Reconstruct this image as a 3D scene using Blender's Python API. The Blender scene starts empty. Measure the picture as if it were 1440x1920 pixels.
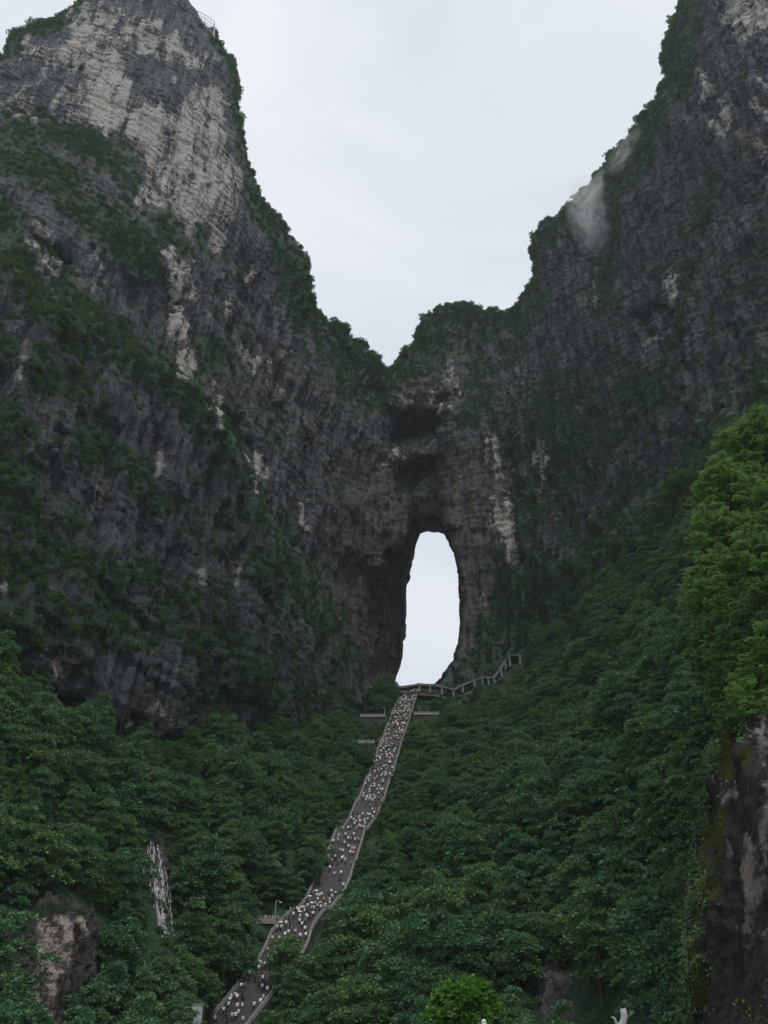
import bpy, bmesh, math, random
import numpy as np
from mathutils import Vector, Matrix, Euler

random.seed(7)
RNG = np.random.default_rng(7)
SC = bpy.context.scene
COL = SC.collection

# ------------------------------------------------------------------ camera
FPX, PITCH, EYE = 1600.0, math.radians(33.0), 1.6      # focal length in pixels of a 1440 x 1920 frame
CP, SP = math.cos(PITCH), math.sin(PITCH)
cam = bpy.data.cameras.new('camera')
cam.sensor_fit = 'VERTICAL'
cam.sensor_height = 36.0
cam.lens = 36.0 * FPX / 1920.0
cam.clip_start, cam.clip_end = 0.1, 6000
camo = bpy.data.objects.new('camera', cam)
COL.objects.link(camo)
camo.location = (0, 0, EYE)
camo.rotation_euler = (math.pi / 2 + PITCH, 0, 0)
SC.camera = camo

# ------------------------------------------------------------------ world, sun, exposure
SUN_EL, SUN_AZ = math.radians(62), math.radians(150)    # high, behind the camera to the right, behind thin cloud
W = bpy.data.worlds.new('World')
SC.world = W
W.use_nodes = True
nt = W.node_tree
nt.nodes.clear()
out = nt.nodes.new('ShaderNodeOutputWorld')
bg = nt.nodes.new('ShaderNodeBackground')
bg.inputs['Strength'].default_value = 0.102
sky = nt.nodes.new('ShaderNodeTexSky')
sky.sky_type = 'NISHITA'
sky.sun_disc = False
sky.sun_elevation = SUN_EL
sky.sun_rotation = SUN_AZ
tc = nt.nodes.new('ShaderNodeTexCoord')
mp = nt.nodes.new('ShaderNodeMapping')
mp.inputs['Scale'].default_value = (1.0, 1.0, 1.6)
n1 = nt.nodes.new('ShaderNodeTexNoise')
n1.inputs['Scale'].default_value = 2.3
n1.inputs['Detail'].default_value = 5
n1.inputs['Roughness'].default_value = 0.5
n1.inputs['Distortion'].default_value = 0.5
rp = nt.nodes.new('ShaderNodeValToRGB')
rp.color_ramp.elements[0].position = 0.30
rp.color_ramp.elements[0].color = (5.9, 6.6, 7.5, 1)
rp.color_ramp.elements[1].position = 0.68
rp.color_ramp.elements[1].color = (8.4, 8.6, 8.95, 1)
mx = nt.nodes.new('ShaderNodeMix')
mx.data_type = 'RGBA'
mx.inputs[0].default_value = 0.93
L = nt.links.new
L(tc.outputs['Generated'], mp.inputs['Vector'])
L(mp.outputs['Vector'], n1.inputs['Vector'])
L(n1.outputs['Fac'], rp.inputs['Fac'])
L(sky.outputs['Color'], mx.inputs[6])
L(rp.outputs['Color'], mx.inputs[7])
L(mx.outputs[2], bg.inputs['Color'])
L(bg.outputs['Background'], out.inputs['Surface'])

sun = bpy.data.lights.new('sun', 'SUN')
sun.energy = 1.5
sun.angle = math.radians(14)
sun.color = (1.0, 0.96, 0.9)
suno = bpy.data.objects.new('sun', sun)
COL.objects.link(suno)
sd = Vector((math.sin(SUN_AZ) * math.cos(SUN_EL), math.cos(SUN_AZ) * math.cos(SUN_EL), math.sin(SUN_EL)))
suno.rotation_euler = sd.to_track_quat('Z', 'Y').to_euler()
suno.location = (40, -60, 300)

SC.view_settings.view_transform = 'Standard'
SC.view_settings.look = 'None'
SC.view_settings.exposure = 0.12
SC.view_settings.gamma = 1.0
SC.view_settings.use_curve_mapping = False
SC.render.engine = 'CYCLES'
SC.cycles.max_bounces = 12
SC.cycles.diffuse_bounces = 2
SC.cycles.glossy_bounces = 2
SC.cycles.transmission_bounces = 3
SC.cycles.volume_bounces = 11
SC.cycles.transparent_max_bounces = 8
SC.cycles.use_denoising = True
SC.cycles.use_adaptive_sampling = True
SC.cycles.adaptive_threshold = 0.02

# ------------------------------------------------------------------ helpers
def ray(px, py):
    xc, yc = (px - 720.0) / FPX, (960.0 - py) / FPX
    return xc, CP - yc * SP, SP + yc * CP

def at(px, py, Y):
    """world point seen at photo pixel (px, py) when it stands Y metres ahead"""
    x, y, z = ray(px, py)
    t = Y / y
    return Vector((x * t, Y, z * t + EYE))

def project(x, y, z):
    zz = z - EYE
    w = y * CP + zz * SP
    w = np.maximum(w, 1e-3)
    return 720.0 + FPX * x / w, 960.0 - FPX * (-y * SP + zz * CP) / w, w

def _hash(i, j, k, seed):
    h = (i.astype(np.uint32) * np.uint32(374761393) + j.astype(np.uint32) * np.uint32(668265263)
         + k.astype(np.uint32) * np.uint32(2147483647 - 30011) + np.uint32((seed * 1274126177) & 0xffffffff))
    h = (h ^ (h >> np.uint32(13))) * np.uint32(1274126177)
    h = h ^ (h >> np.uint32(16))
    return (h & np.uint32(0xffff)).astype(np.float32) / 32767.5 - 1.0

def noise(p, seed=0):
    """smooth value noise, about -1..1"""
    f = np.floor(p)
    i = f.astype(np.int64)
    u = (p - f).astype(np.float32)
    u = u * u * u * (u * (u * 6 - 15) + 10)
    r = np.zeros(len(p), np.float32)
    for a in (0, 1):
        wa = u[:, 0] if a else 1 - u[:, 0]
        for b in (0, 1):
            wb = wa * (u[:, 1] if b else 1 - u[:, 1])
            for c in (0, 1):
                r += wb * (u[:, 2] if c else 1 - u[:, 2]) * _hash(i[:, 0] + a, i[:, 1] + b, i[:, 2] + c, seed)
    return r

def fbm(p, oct=3, seed=0, gain=0.5):
    r, a, n = 0, 1.0, 0
    for o in range(oct):
        r = r + a * noise(p * (2.03 ** o) + o * 17.3, seed + o)
        n += a
        a *= gain
    return r / n

def mesh_from(name, v, f, mat=None, smooth=True, attrs=None, fattrs=None):
    m = bpy.data.meshes.new(name)
    v = np.asarray(v, np.float32)
    f = np.asarray(f, np.int32)
    k = f.shape[1]
    m.vertices.add(len(v))
    m.vertices.foreach_set('co', v.ravel())
    m.loops.add(f.size)
    m.loops.foreach_set('vertex_index', f.ravel())
    m.polygons.add(len(f))
    m.polygons.foreach_set('loop_start', np.arange(0, f.size, k, dtype=np.int32))
    m.update(calc_edges=True)
    m.polygons.foreach_set('use_smooth', np.full(len(f), smooth))
    for n_, a in (attrs or {}).items():
        at_ = m.attributes.new(n_, 'FLOAT', 'POINT')
        at_.data.foreach_set('value', np.asarray(a, np.float32))
    for n_, a in (fattrs or {}).items():
        at_ = m.attributes.new(n_, 'FLOAT', 'FACE')
        at_.data.foreach_set('value', np.asarray(a, np.float32))
    if mat:
        m.materials.append(mat)
    return m

def link(name, mesh, parent=None, loc=None):
    o = bpy.data.objects.new(name, mesh)
    COL.objects.link(o)
    if parent:
        o.parent = parent
    if loc is not None:
        o.location = loc
    return o

def tag(o, label=None, cat=None, group=None, kind=None):
    if label: o['label'] = label
    if cat: o['category'] = cat
    if group: o['group'] = group
    if kind: o['kind'] = kind
    return o

class MB:
    """collects boxes, bars and tubes; build() links them as one mesh object"""
    def __init__(s): s.bm = bmesh.new()
    def box(s, c, size, rz=0.0, rx=0.0, bevel=0.0, taper=1.0):
        M = Matrix.Translation(c) @ Euler((rx, 0, rz)).to_matrix().to_4x4() @ Matrix.Diagonal((size[0], size[1], size[2], 1))
        g = bmesh.ops.create_cube(s.bm, size=1.0, matrix=Matrix.Identity(4))
        for v in g['verts']:
            if v.co.z > 0 and taper != 1.0:
                v.co.x *= taper; v.co.y *= taper
        if bevel:
            es = list({e for v in g['verts'] for e in v.link_edges})
            bmesh.ops.transform(s.bm, matrix=M, verts=g['verts'])
            bmesh.ops.bevel(s.bm, geom=es, offset=bevel, segments=1, affect='EDGES')
        else:
            bmesh.ops.transform(s.bm, matrix=M, verts=g['verts'])
        return s
    def bar(s, a, b, w, h=None, n=None):
        """box (or n-sided tube) from point a to b"""
        a, b = Vector(a), Vector(b)
        h = h or w
        d = b - a
        q = d.to_track_quat('Z', 'Y').to_matrix().to_4x4()
        if abs(d.z) < 0.999 * d.length:
            z = d.normalized(); x = Vector((0, 0, 1)).cross(z).normalized(); y = z.cross(x)
            q = Matrix((x, y, z)).transposed().to_4x4()
        M = Matrix.Translation((a + b) / 2) @ q @ Matrix.Diagonal((w, h, d.length, 1))
        if n:
            bmesh.ops.create_cone(s.bm, cap_ends=True, segments=n, radius1=0.5, radius2=0.5, depth=1.0, matrix=M)
        else:
            bmesh.ops.create_cube(s.bm, size=1.0, matrix=M)
        return s
    def tube(s, pts, rad, n=6):
        rings = []
        for i, p in enumerate(pts):
            p = Vector(p)
            d = (Vector(pts[min(i + 1, len(pts) - 1)]) - Vector(pts[max(i - 1, 0)])).normalized()
            x = d.orthogonal().normalized() if i == 0 else (px_ - d * px_.dot(d)).normalized()
            px_ = x
            y = d.cross(x)
            rings.append([s.bm.verts.new(p + (x * math.cos(2 * math.pi * k / n) + y * math.sin(2 * math.pi * k / n)) * rad[i]) for k in range(n)])
        for a, b in zip(rings, rings[1:]):
            for k in range(n):
                s.bm.faces.new((a[k], a[(k + 1) % n], b[(k + 1) % n], b[k]))
        s.bm.faces.new(rings[0][::-1]); s.bm.faces.new(rings[-1])
        return s
    def build(s, name, mat, parent=None, smooth=False, loc=None):
        m = bpy.data.meshes.new(name)
        bmesh.ops.recalc_face_normals(s.bm, faces=s.bm.faces)
        s.bm.to_mesh(m); s.bm.free()
        if smooth:
            m.polygons.foreach_set('use_smooth', [True] * len(m.polygons))
        m.materials.append(mat)
        return link(name, m, parent, loc)

# ------------------------------------------------------------------ materials
def newmat(name):
    m = bpy.data.materials.new(name)
    m.use_nodes = True
    m.node_tree.nodes.clear()
    return m, m.node_tree, m.node_tree.nodes.new('ShaderNodeOutputMaterial')

def nd(t, kind, **kw):
    n = t.nodes.new(kind)
    for k, v in kw.items():
        if k in n.inputs: n.inputs[k].default_value = v
        else: setattr(n, k, v)
    return n

def mixc(t, fac, a, b):
    n = t.nodes.new('ShaderNodeMix'); n.data_type = 'RGBA'
    for s_, v in ((n.inputs[0], fac), (n.inputs[6], a), (n.inputs[7], b)):
        if hasattr(v, 'links'): t.links.new(v, s_)
        else: s_.default_value = v if isinstance(v, (int, float)) else (*v, 1)
    return n.outputs[2]

def mth(t, op, a, b=0.0, c=None, clamp=False):
    n = t.nodes.new('ShaderNodeMath'); n.operation = op; n.use_clamp = clamp
    for s_, v in zip(n.inputs, (a, b, c)):
        if v is None: continue
        if hasattr(v, 'links'): t.links.new(v, s_)
        else: s_.default_value = v
    return n.outputs[0]

def ss(t, x, lo, hi):
    n = t.nodes.new('ShaderNodeMapRange'); n.interpolation_type = 'SMOOTHSTEP'
    t.links.new(x, n.inputs[0]); n.inputs[1].default_value = lo; n.inputs[2].default_value = hi
    return n.outputs[0]

def tnoise(t, vec, scale, detail=4, rough=0.55, dist=0.0):
    n = t.nodes.new('ShaderNodeTexNoise')
    n.inputs['Scale'].default_value = scale; n.inputs['Detail'].default_value = detail
    n.inputs['Roughness'].default_value = rough; n.inputs['Distortion'].default_value = dist
    t.links.new(vec, n.inputs['Vector'])
    return n.outputs['Fac']

def rock_material(name, dark0, dark1, pale, brown, moss, s=1.0):
    m, t, o = newmat(name)
    geo = nd(t, 'ShaderNodeNewGeometry')
    pos = geo.outputs['Position']
    mp1 = nd(t, 'ShaderNodeMapping'); mp1.inputs['Scale'].default_value = (s, s, s * 0.14)
    mp2 = nd(t, 'ShaderNodeMapping'); mp2.inputs['Scale'].default_value = (s * .10, s * .10, s * 1.3)
    t.links.new(pos, mp1.inputs[0]); t.links.new(pos, mp2.inputs[0])
    mp3 = nd(t, 'ShaderNodeMapping'); mp3.inputs['Scale'].default_value = (1, 1, .30); t.links.new(pos, mp3.inputs[0])
    mp4 = nd(t, 'ShaderNodeMapping'); mp4.inputs['Scale'].default_value = (1, 1, .22); t.links.new(pos, mp4.inputs[0])
    streak = tnoise(t, mp1.outputs[0], 0.35, 6, 0.62, 0.6)
    bed = tnoise(t, mp2.outputs[0], 0.32, 5, 0.6, 0.5)
    blot = tnoise(t, pos, 0.05 * s, 5, 0.6)
    fine = tnoise(t, pos, 0.9 * s, 6, 0.68)
    att = lambda n: nd(t, 'ShaderNodeAttribute', attribute_name=n).outputs['Fac']
    c = mixc(t, ss(t, mth(t, 'ADD', mth(t, 'MULTIPLY', streak, .6), mth(t, 'MULTIPLY', fine, .4)), .37, .66), dark0, dark1)
    c = mixc(t, mth(t, 'MULTIPLY', att('brown'), ss(t, streak, .3, .7)), c, brown)
    pf = mth(t, 'ADD', att('pale'), mth(t, 'MULTIPLY', mth(t, 'SUBTRACT', streak, .5), 1.8))
    pf = mth(t, 'ADD', pf, mth(t, 'MULTIPLY', mth(t, 'SUBTRACT', bed, .5), 1.2))
    pf = ss(t, mth(t, 'ADD', pf, mth(t, 'MULTIPLY', mth(t, 'SUBTRACT', fine, .5), 1.0)), .36, .92)
    c = mixc(t, pf, c, mixc(t, ss(t, fine, .3, .7), tuple(v * .72 for v in pale), pale))
    vf = mth(t, 'ADD', att('veg'), mth(t, 'MULTIPLY', mth(t, 'SUBTRACT', fine, .5), 1.0))
    vf = ss(t, mth(t, 'ADD', vf, mth(t, 'MULTIPLY', mth(t, 'SUBTRACT', blot, .5), .5)), .38, .75)
    c = mixc(t, vf, c, mixc(t, fine, tuple(v * .5 for v in moss), moss))
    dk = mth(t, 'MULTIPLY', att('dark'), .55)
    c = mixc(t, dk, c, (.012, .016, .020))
    fine2 = tnoise(t, mp3.outputs[0], 2.2 * s, 5, .65)
    crack = nd(t, 'ShaderNodeTexVoronoi', feature='DISTANCE_TO_EDGE'); crack.inputs['Scale'].default_value = .22 * s
    vadd = nd(t, 'ShaderNodeVectorMath', operation='MULTIPLY_ADD'); vadd.inputs[1].default_value = (3 / s, 3 / s, 3 / s)
    cn = nd(t, 'ShaderNodeTexNoise'); cn.inputs['Scale'].default_value = .3 * s; cn.inputs['Detail'].default_value = 3
    t.links.new(pos, cn.inputs['Vector']); t.links.new(cn.outputs['Color'], vadd.inputs[0]); t.links.new(mp4.outputs[0], vadd.inputs[2])
    t.links.new(vadd.outputs[0], crack.inputs['Vector'])
    ck = ss(t, crack.outputs['Distance'], 0.0, .10)
    b1 = nd(t, 'ShaderNodeBump', Strength=1.0, Distance=1.5 / s)
    hgt0 = mth(t, 'ADD', mth(t, 'MULTIPLY', fine2, .35), mth(t, 'MULTIPLY', ck, .28))
    hgt = mth(t, 'ADD', mth(t, 'ADD', mth(t, 'MULTIPLY', streak, .9), hgt0), mth(t, 'ADD', mth(t, 'MULTIPLY', fine, .7), mth(t, 'MULTIPLY', bed, .9)))
    t.links.new(hgt, b1.inputs['Height'])
    bs = nd(t, 'ShaderNodeBsdfPrincipled', Roughness=0.85)
    bs.inputs['Specular IOR Level'].default_value = 0.25
    t.links.new(c, bs.inputs['Base Color']); t.links.new(b1.outputs[0], bs.inputs['Normal'])
    t.links.new(bs.outputs[0], o.inputs['Surface'])
    return m

def leaf_material(name, a, b, c, tr=0.25):
    """a..b per leaf, c mixed in per plant"""
    m, t, o = newmat(name)
    lr = nd(t, 'ShaderNodeAttribute', attribute_name='lr').outputs['Fac']
    oi = nd(t, 'ShaderNodeObjectInfo')
    col = mixc(t, lr, a, b)
    col = mixc(t, mth(t, 'MULTIPLY', oi.outputs['Random'], .8), col, c)
    d = nd(t, 'ShaderNodeBsdfPrincipled', Roughness=0.8)
    d.inputs['Specular IOR Level'].default_value = 0.08
    t.links.new(col, d.inputs['Base Color'])
    tl = nd(t, 'ShaderNodeBsdfTranslucent'); t.links.new(col, tl.inputs[0])
    mxs = nd(t, 'ShaderNodeMixShader'); mxs.inputs[0].default_value = tr
    t.links.new(d.outputs[0], mxs.inputs[1]); t.links.new(tl.outputs[0], mxs.inputs[2])
    t.links.new(mxs.outputs[0], o.inputs['Surface'])
    return m

def plain(name, c, rough=0.8, var=0.25, scale=1.5, objcol=False):
    m, t, o = newmat(name)
    geo = nd(t, 'ShaderNodeNewGeometry')
    f = tnoise(t, geo.outputs['Position'], scale, 5, 0.6)
    if objcol:
        base = nd(t, 'ShaderNodeObjectInfo').outputs['Color']
    else:
        base = mixc(t, f, tuple(v * (1 - var) for v in c), tuple(min(1, v * (1 + var)) for v in c))
    bs = nd(t, 'ShaderNodeBsdfPrincipled', Roughness=rough)
    bs.inputs['Specular IOR Level'].default_value = 0.3
    t.links.new(base, bs.inputs['Base Color'])
    bp = nd(t, 'ShaderNodeBump', Strength=0.4, Distance=0.03)
    t.links.new(f, bp.inputs['Height']); t.links.new(bp.outputs[0], bs.inputs['Normal'])
    t.links.new(bs.outputs[0], o.inputs['Surface'])
    return m

M = {}
M['rock'] = rock_material('limestone', (.016, .019, .024), (.150, .158, .166), (.50, .46, .42), (.125, .090, .074), (.045, .100, .050))
M['outcrop_rock'] = rock_material('broken_limestone', (.028, .027, .027), (.13, .122, .115), (.44, .385, .335), (.08, .062, .05), (.03, .06, .025), s=2.0)
M['near_rock'] = rock_material('seeping_limestone', (.008, .008, .010), (.062, .058, .056), (.25, .225, .20), (.05, .042, .034), (.075, .08, .010), s=3.0)
M['leaf'] = leaf_material('forest_leaf', (.030, .100, .060), (.165, .325, .155), (.150, .265, .095))
M['leaf_near'] = leaf_material('fresh_leaf', (.105, .225, .055), (.245, .40, .125), (.17, .30, .085), .4)
M['leaf_mid'] = leaf_material('mid_leaf', (.065, .155, .05), (.16, .29, .095), (.11, .22, .065), .3)
M['mossy_stone'] = plain('mossy_stone', (.05, .058, .042), .9, .4, 1.2)
M['leaf_cliff'] = leaf_material('cliff_leaf', (.045, .105, .048), (.120, .210, .085), (.095, .16, .055), .2)
M['leaf_yellow'] = leaf_material('ivy_leaf', (.09, .12, .02), (.17, .17, .035), (.12, .12, .03), .3)
M['leaf_bright'] = leaf_material('bright_leaf', (.07, .18, .03), (.15, .30, .06), (.10, .22, .05), .35)
M['bark'] = plain('bark', (.07, .055, .045), .9, .4, 6)
M['stone'] = plain('stair_stone', (.125, .115, .108), .85, .3, .8)
M['pale_stone'] = plain('balustrade_stone', (.26, .245, .23), .8, .3, 1.2)
M['concrete'] = plain('concrete', (.36, .36, .355), .85, .25, 1.0)
M['roof'] = plain('gallery_roof', (.16, .165, .165), .9, .35, .8)
M['plaza'] = plain('plaza_paving', (.2, .195, .185), .8, .2, .6)
M['metal'] = plain('painted_metal', (.32, .34, .36), .5, .1, 3)
M['dark_metal'] = plain('dark_metal', (.10, .10, .105), .6, .1, 3)
M['gallery'] = plain('gallery_stone', (.19, .195, .19), .85, .35, 1.0)
M['blue_roof'] = plain('blue_grey_roof', (.13, .16, .20), .5, .15, 2)
M['white'] = plain('white_paint', (.75, .74, .73), .6, .05, 2)
M['shirt'] = plain('shirt_cloth', (.5, .5, .5), .9, objcol=True)
M['trousers'] = plain('trouser_cloth', (.04, .042, .055), .9, .3)
M['skin'] = plain('skin', (.42, .26, .19), .6, .08)
M['hair'] = plain('hair', (.02, .017, .015), .6, .2)

# ------------------------------------------------------------------ depth layout of the valley
# control points: photo pixel -> distance ahead in metres
def rbf(pts, c=45.0):
    P = np.array(pts, float)
    A = P[:, :2] / 100.0
    c = c / 100.0
    d = np.sqrt(((A[:, None] - A[None]) ** 2).sum(-1) + c * c)
    n = len(P)
    K = np.zeros((n + 3, n + 3))
    K[:n, :n] = d - np.eye(n) * 0.02
    K[:n, n] = K[n, :n] = 1
    K[:n, n + 1:] = A; K[n + 1:, :n] = A.T
    w = np.linalg.solve(K, np.concatenate([P[:, 2], [0, 0, 0]]))
    def f(x, y):
        x, y = x / 100.0, y / 100.0
        r = w[n] + w[n + 1] * x + w[n + 2] * y
        for i in range(n):
            r = r + w[i] * np.sqrt((x - A[i, 0]) ** 2 + (y - A[i, 1]) ** 2 + c * c)
        return r
    return f

RX0, RX1, RY0, RY1, RST = -500, 1940, -700, 2300, 4
GX, GY = np.meshgrid(np.arange(RX0, RX1 + 1, RST, dtype=float), np.arange(RY0, RY1 + 1, RST, dtype=float), indexing='ij')

def seg_dist(x, y, pl):
    d = np.full(x.shape, 1e9)
    for (ax, ay), (bx, by) in zip(pl, pl[1:]):
        dx, dy = bx - ax, by - ay
        u = np.clip(((x - ax) * dx + (y - ay) * dy) / max(dx * dx + dy * dy, 1e-9), 0, 1)
        d = np.minimum(d, (x - ax - u * dx) ** 2 + (y - ay - u * dy) ** 2)
    return np.sqrt(d)

def poly_sd(x, y, poly):
    """signed distance, positive inside"""
    p = list(poly) + [poly[0]]
    ins = np.zeros(x.shape, bool)
    for (ax, ay), (bx, by) in zip(p, p[1:]):
        if ay != by:
            cr = ((ay > y) != (by > y)) & (x < (bx - ax) * (y - ay) / (by - ay) + ax)
            ins ^= cr
    d = seg_dist(x, y, p)
    return np.where(ins, d, -d)

def sample(R, px, py):
    fx = np.clip((px - RX0) / RST, 0, R.shape[0] - 1.001)
    fy = np.clip((py - RY0) / RST, 0, R.shape[1] - 1.001)
    i = fx.astype(np.int32); j = fy.astype(np.int32)
    u = (fx - i).astype(np.float32); v = (fy - j).astype(np.float32)
    return (R[i, j] * (1 - u) + R[i + 1, j] * u) * (1 - v) + (R[i, j + 1] * (1 - u) + R[i + 1, j + 1] * u) * v

def sstep(x, lo, hi):
    u = np.clip((x - lo) / (hi - lo), 0, 1)
    return u * u * (3 - 2 * u)

g3 = np.stack([GX.ravel() / 70, GY.ravel() / 70, np.zeros(GX.size)], 1)
EDGE = (fbm(g3, 3, 91) * 26).reshape(GX.shape)           # makes the edges of the tiers uneven

g3 = np.stack([GX.ravel() / 19, GY.ravel() / 19, np.ones(GX.size)], 1)
EDGE2 = (fbm(g3, 2, 95) * 15).reshape(GX.shape)

# the stairs: pixel centre line, width in metres
STAIR = [(768, 1299), (749, 1354), (729, 1410), (714, 1457), (694, 1508), (681, 1541), (658, 1565), (648, 1592),
         (636, 1622), (624, 1660), (608, 1690), (572, 1727), (545, 1757), (538, 1780), (517, 1815), (500, 1845), (462, 1890), (425, 1930), (395, 1965)]
def stair_depth(py):
    x, y, z = ray(720, py)
    return 99.2 / (0.622 - z / y)

back = rbf([  # rear wall: left massif, the gate, right massif
    (-300, 0, 225), (-300, 400, 215), (-200, -300, 270), (0, 100, 250), (0, 0, 262), (100, 100, 248), (200, 100, 250), (50, 180, 240), (200, -100, 262), (300, 0, 258), (300, 200, 252),
    (360, 0, 266), (420, 100, 276), (450, 200, 285), (250, 300, 250), (380, 350, 268), (440, 420, 288), (480, 340, 300), (530, 410, 322), (575, 500, 345), (595, 580, 368),
    (420, 600, 296), (350, 600, 282), (480, 600, 318), (540, 650, 345), (450, 750, 314), (520, 850, 348), (480, 950, 340), (580, 800, 368), (620, 700, 385),
    (660, 620, 402), (700, 680, 425), (727, 700, 436), (660, 800, 402), (690, 760, 418), (600, 1000, 386), (650, 1000, 404), (690, 900, 416), (600, 1200, 384), (650, 1200, 402), (680, 1100, 412),
    (690, 1290, 414), (720, 850, 422), (780, 720, 432), (850, 590, 440), (910, 590, 436), (790, 760, 424), (840, 850, 418), (760, 960, 416), (840, 960, 414), (880, 1100, 414), (850, 1290, 414), (950, 1000, 414), (900, 850, 416),
    (945, 600, 432), (985, 560, 416), (1000, 440, 400), (1050, 410, 386), (1100, 360, 368), (1120, 450, 362), (1090, 550, 372), (1150, 290, 340), (1170, 400, 330), (1190, 230, 322), (1250, 120, 290), (1270, 0, 275), (1300, -200, 270),
    (1000, 700, 410), (1100, 700, 368), (1180, 560, 330), (1250, 400, 298), (1300, 200, 268), (1300, 600, 285), (1350, 0, 250), (1440, 0, 232), (1440, 300, 234), (1400, 600, 250), (1440, 700, 238), (1600, 300, 200), (1600, 800, 200),
    (1000, 900, 410), (1100, 900, 374), (1200, 800, 328), (1200, 950, 318), (1300, 900, 280), (1000, 1200, 402), (950, 1250, 406), (1100, 1100, 362), (1200, 1100, 302), (1300, 1100, 262), (1440, 1000, 232), (1440, -300, 240)])
tier1 = rbf([(-300, 200, 190), (-300, 500, 185), (0, 210, 226), (0, 320, 216), (100, 230, 232), (100, 330, 222), (200, 260, 240), (200, 400, 230), (270, 320, 248), (290, 480, 240), (340, 420, 256), (410, 480, 278), (420, 560, 284),
              (100, 450, 222), (200, 550, 236), (300, 600, 254), (380, 650, 274), (400, 750, 280), (430, 820, 295), (0, 500, 212), (250, 700, 240)])
tier2 = rbf([(-300, 400, 160), (-300, 900, 150), (0, 510, 200), (60, 560, 206), (130, 600, 212), (250, 660, 228), (340, 720, 244), (400, 800, 258), (450, 880, 274), (490, 970, 292), (510, 1040, 302), (550, 1150, 318), (595, 1280, 338), (630, 1350, 356),
              (0, 800, 188), (100, 750, 200), (200, 800, 216), (300, 850, 234), (100, 950, 198), (200, 1000, 214), (300, 1000, 234), (400, 1000, 262), (0, 1100, 184), (100, 1150, 194), (200, 1200, 212), (300, 1200, 232), (400, 1200, 260), (480, 1200, 285),
              (0, 1260, 184), (150, 1330, 208), (300, 1370, 236), (450, 1400, 272), (560, 1370, 322)])
slopes = rbf([(-300, 1200, 140), (-300, 1900, 90), (0, 1255, 190), (150, 1325, 214), (300, 1365, 244), (450, 1395, 280), (580, 1365, 336), (680, 1345, 392), (700, 1300, 412), (830, 1305, 414), (960, 1240, 402), (1050, 1180, 380), (1150, 1060, 338), (1250, 960, 295), (1300, 880, 275), (1440, 780, 236),
               (0, 1500, 160), (0, 1690, 142), (100, 1690, 150), (200, 1500, 196), (200, 1690, 165), (300, 1540, 200), (400, 1550, 215), (500, 1500, 252), (550, 1600, 226), (600, 1450, 300), (420, 1700, 196), (350, 1800, 176), (250, 1850, 164), (150, 1910, 142), (330, 1920, 160), (0, 1910, 128),
               (900, 1350, 372), (1000, 1300, 356), (1100, 1250, 318), (1200, 1180, 280), (1300, 1100, 240), (850, 1450, 300), (950, 1450, 280), (1100, 1400, 245), (1200, 1350, 215), (1300, 1250, 190), (800, 1600, 240), (900, 1600, 225), (1050, 1550, 205), (1200, 1500, 175), (1300, 1450, 150),
               (700, 1700, 212), (800, 1750, 195), (950, 1700, 188), (1100, 1700, 168), (1250, 1700, 140), (650, 1850, 183), (600, 1900, 175), (800, 1900, 165), (1000, 1850, 156), (1050, 1910, 146), (1200, 1850, 130), (1250, 1920, 118), (1440, 1300, 160), (1440, 1600, 115), (1440, 1900, 95), (600, 2100, 140), (1000, 2100, 125), (200, 2100, 115)]
              + [(x, y, stair_depth(y) + 2.0) for x, y in STAIR[::2]]
              + [(x + 45, y, stair_depth(y) + 1.0) for x, y in STAIR[1::3]] + [(x - 45, y, stair_depth(y) + 3.0) for x, y in STAIR[1::3]])

T1 = [(-600, 60), (-200, 150), (0, 200), (80, 212), (180, 236), (250, 262), (300, 330), (345, 400), (420, 470), (432, 560), (415, 640), (440, 740), (470, 830), (470, 1000), (-600, 1000)]
T2 = [(-600, 250), (-200, 400), (0, 500), (60, 530), (130, 582), (250, 648), (340, 708), (400, 785), (450, 862), (490, 950), (512, 1030), (555, 1150), (600, 1290), (640, 1352), (600, 1500), (-600, 1500)]
T3 = [(-600, 1130), (0, 1258), (150, 1328), (300, 1368), (450, 1398), (580, 1366), (680, 1345), (700, 1302), (830, 1305), (960, 1242), (1050, 1182), (1150, 1062), (1250, 962), (1300, 880), (1440, 780), (2000, 500), (2000, 2400), (-600, 2400)]
YM = back(GX, GY)
def layer(YM, poly, f, soft, rough=1.0):
    w = sstep(poly_sd(GX, GY, poly) + EDGE * rough, -soft, soft)
    return YM * (1 - w) + f(GX, GY) * w, w
YM, W1 = layer(YM, T1, tier1, 10, .8)
T2b = [(495, 1000), (560, 1040), (620, 1130), (655, 1210), (690, 1330), (600, 1380), (540, 1200)]
YM, W2b = layer(YM, T2b, lambda x, y: back(x, y) - 16, 22, .4)
YM, W2 = layer(YM, T2, tier2, 12, .7)
YM, W3 = layer(YM, T3, slopes, 16, .7)

def dent(poly, depth, soft=8, rough=.35, fine=.6):
    """recess (positive) or bulge in the wall"""
    global YM
    YM = YM + depth * sstep(poly_sd(GX, GY, poly) + EDGE * rough + EDGE2 * fine, -soft, soft)
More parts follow.
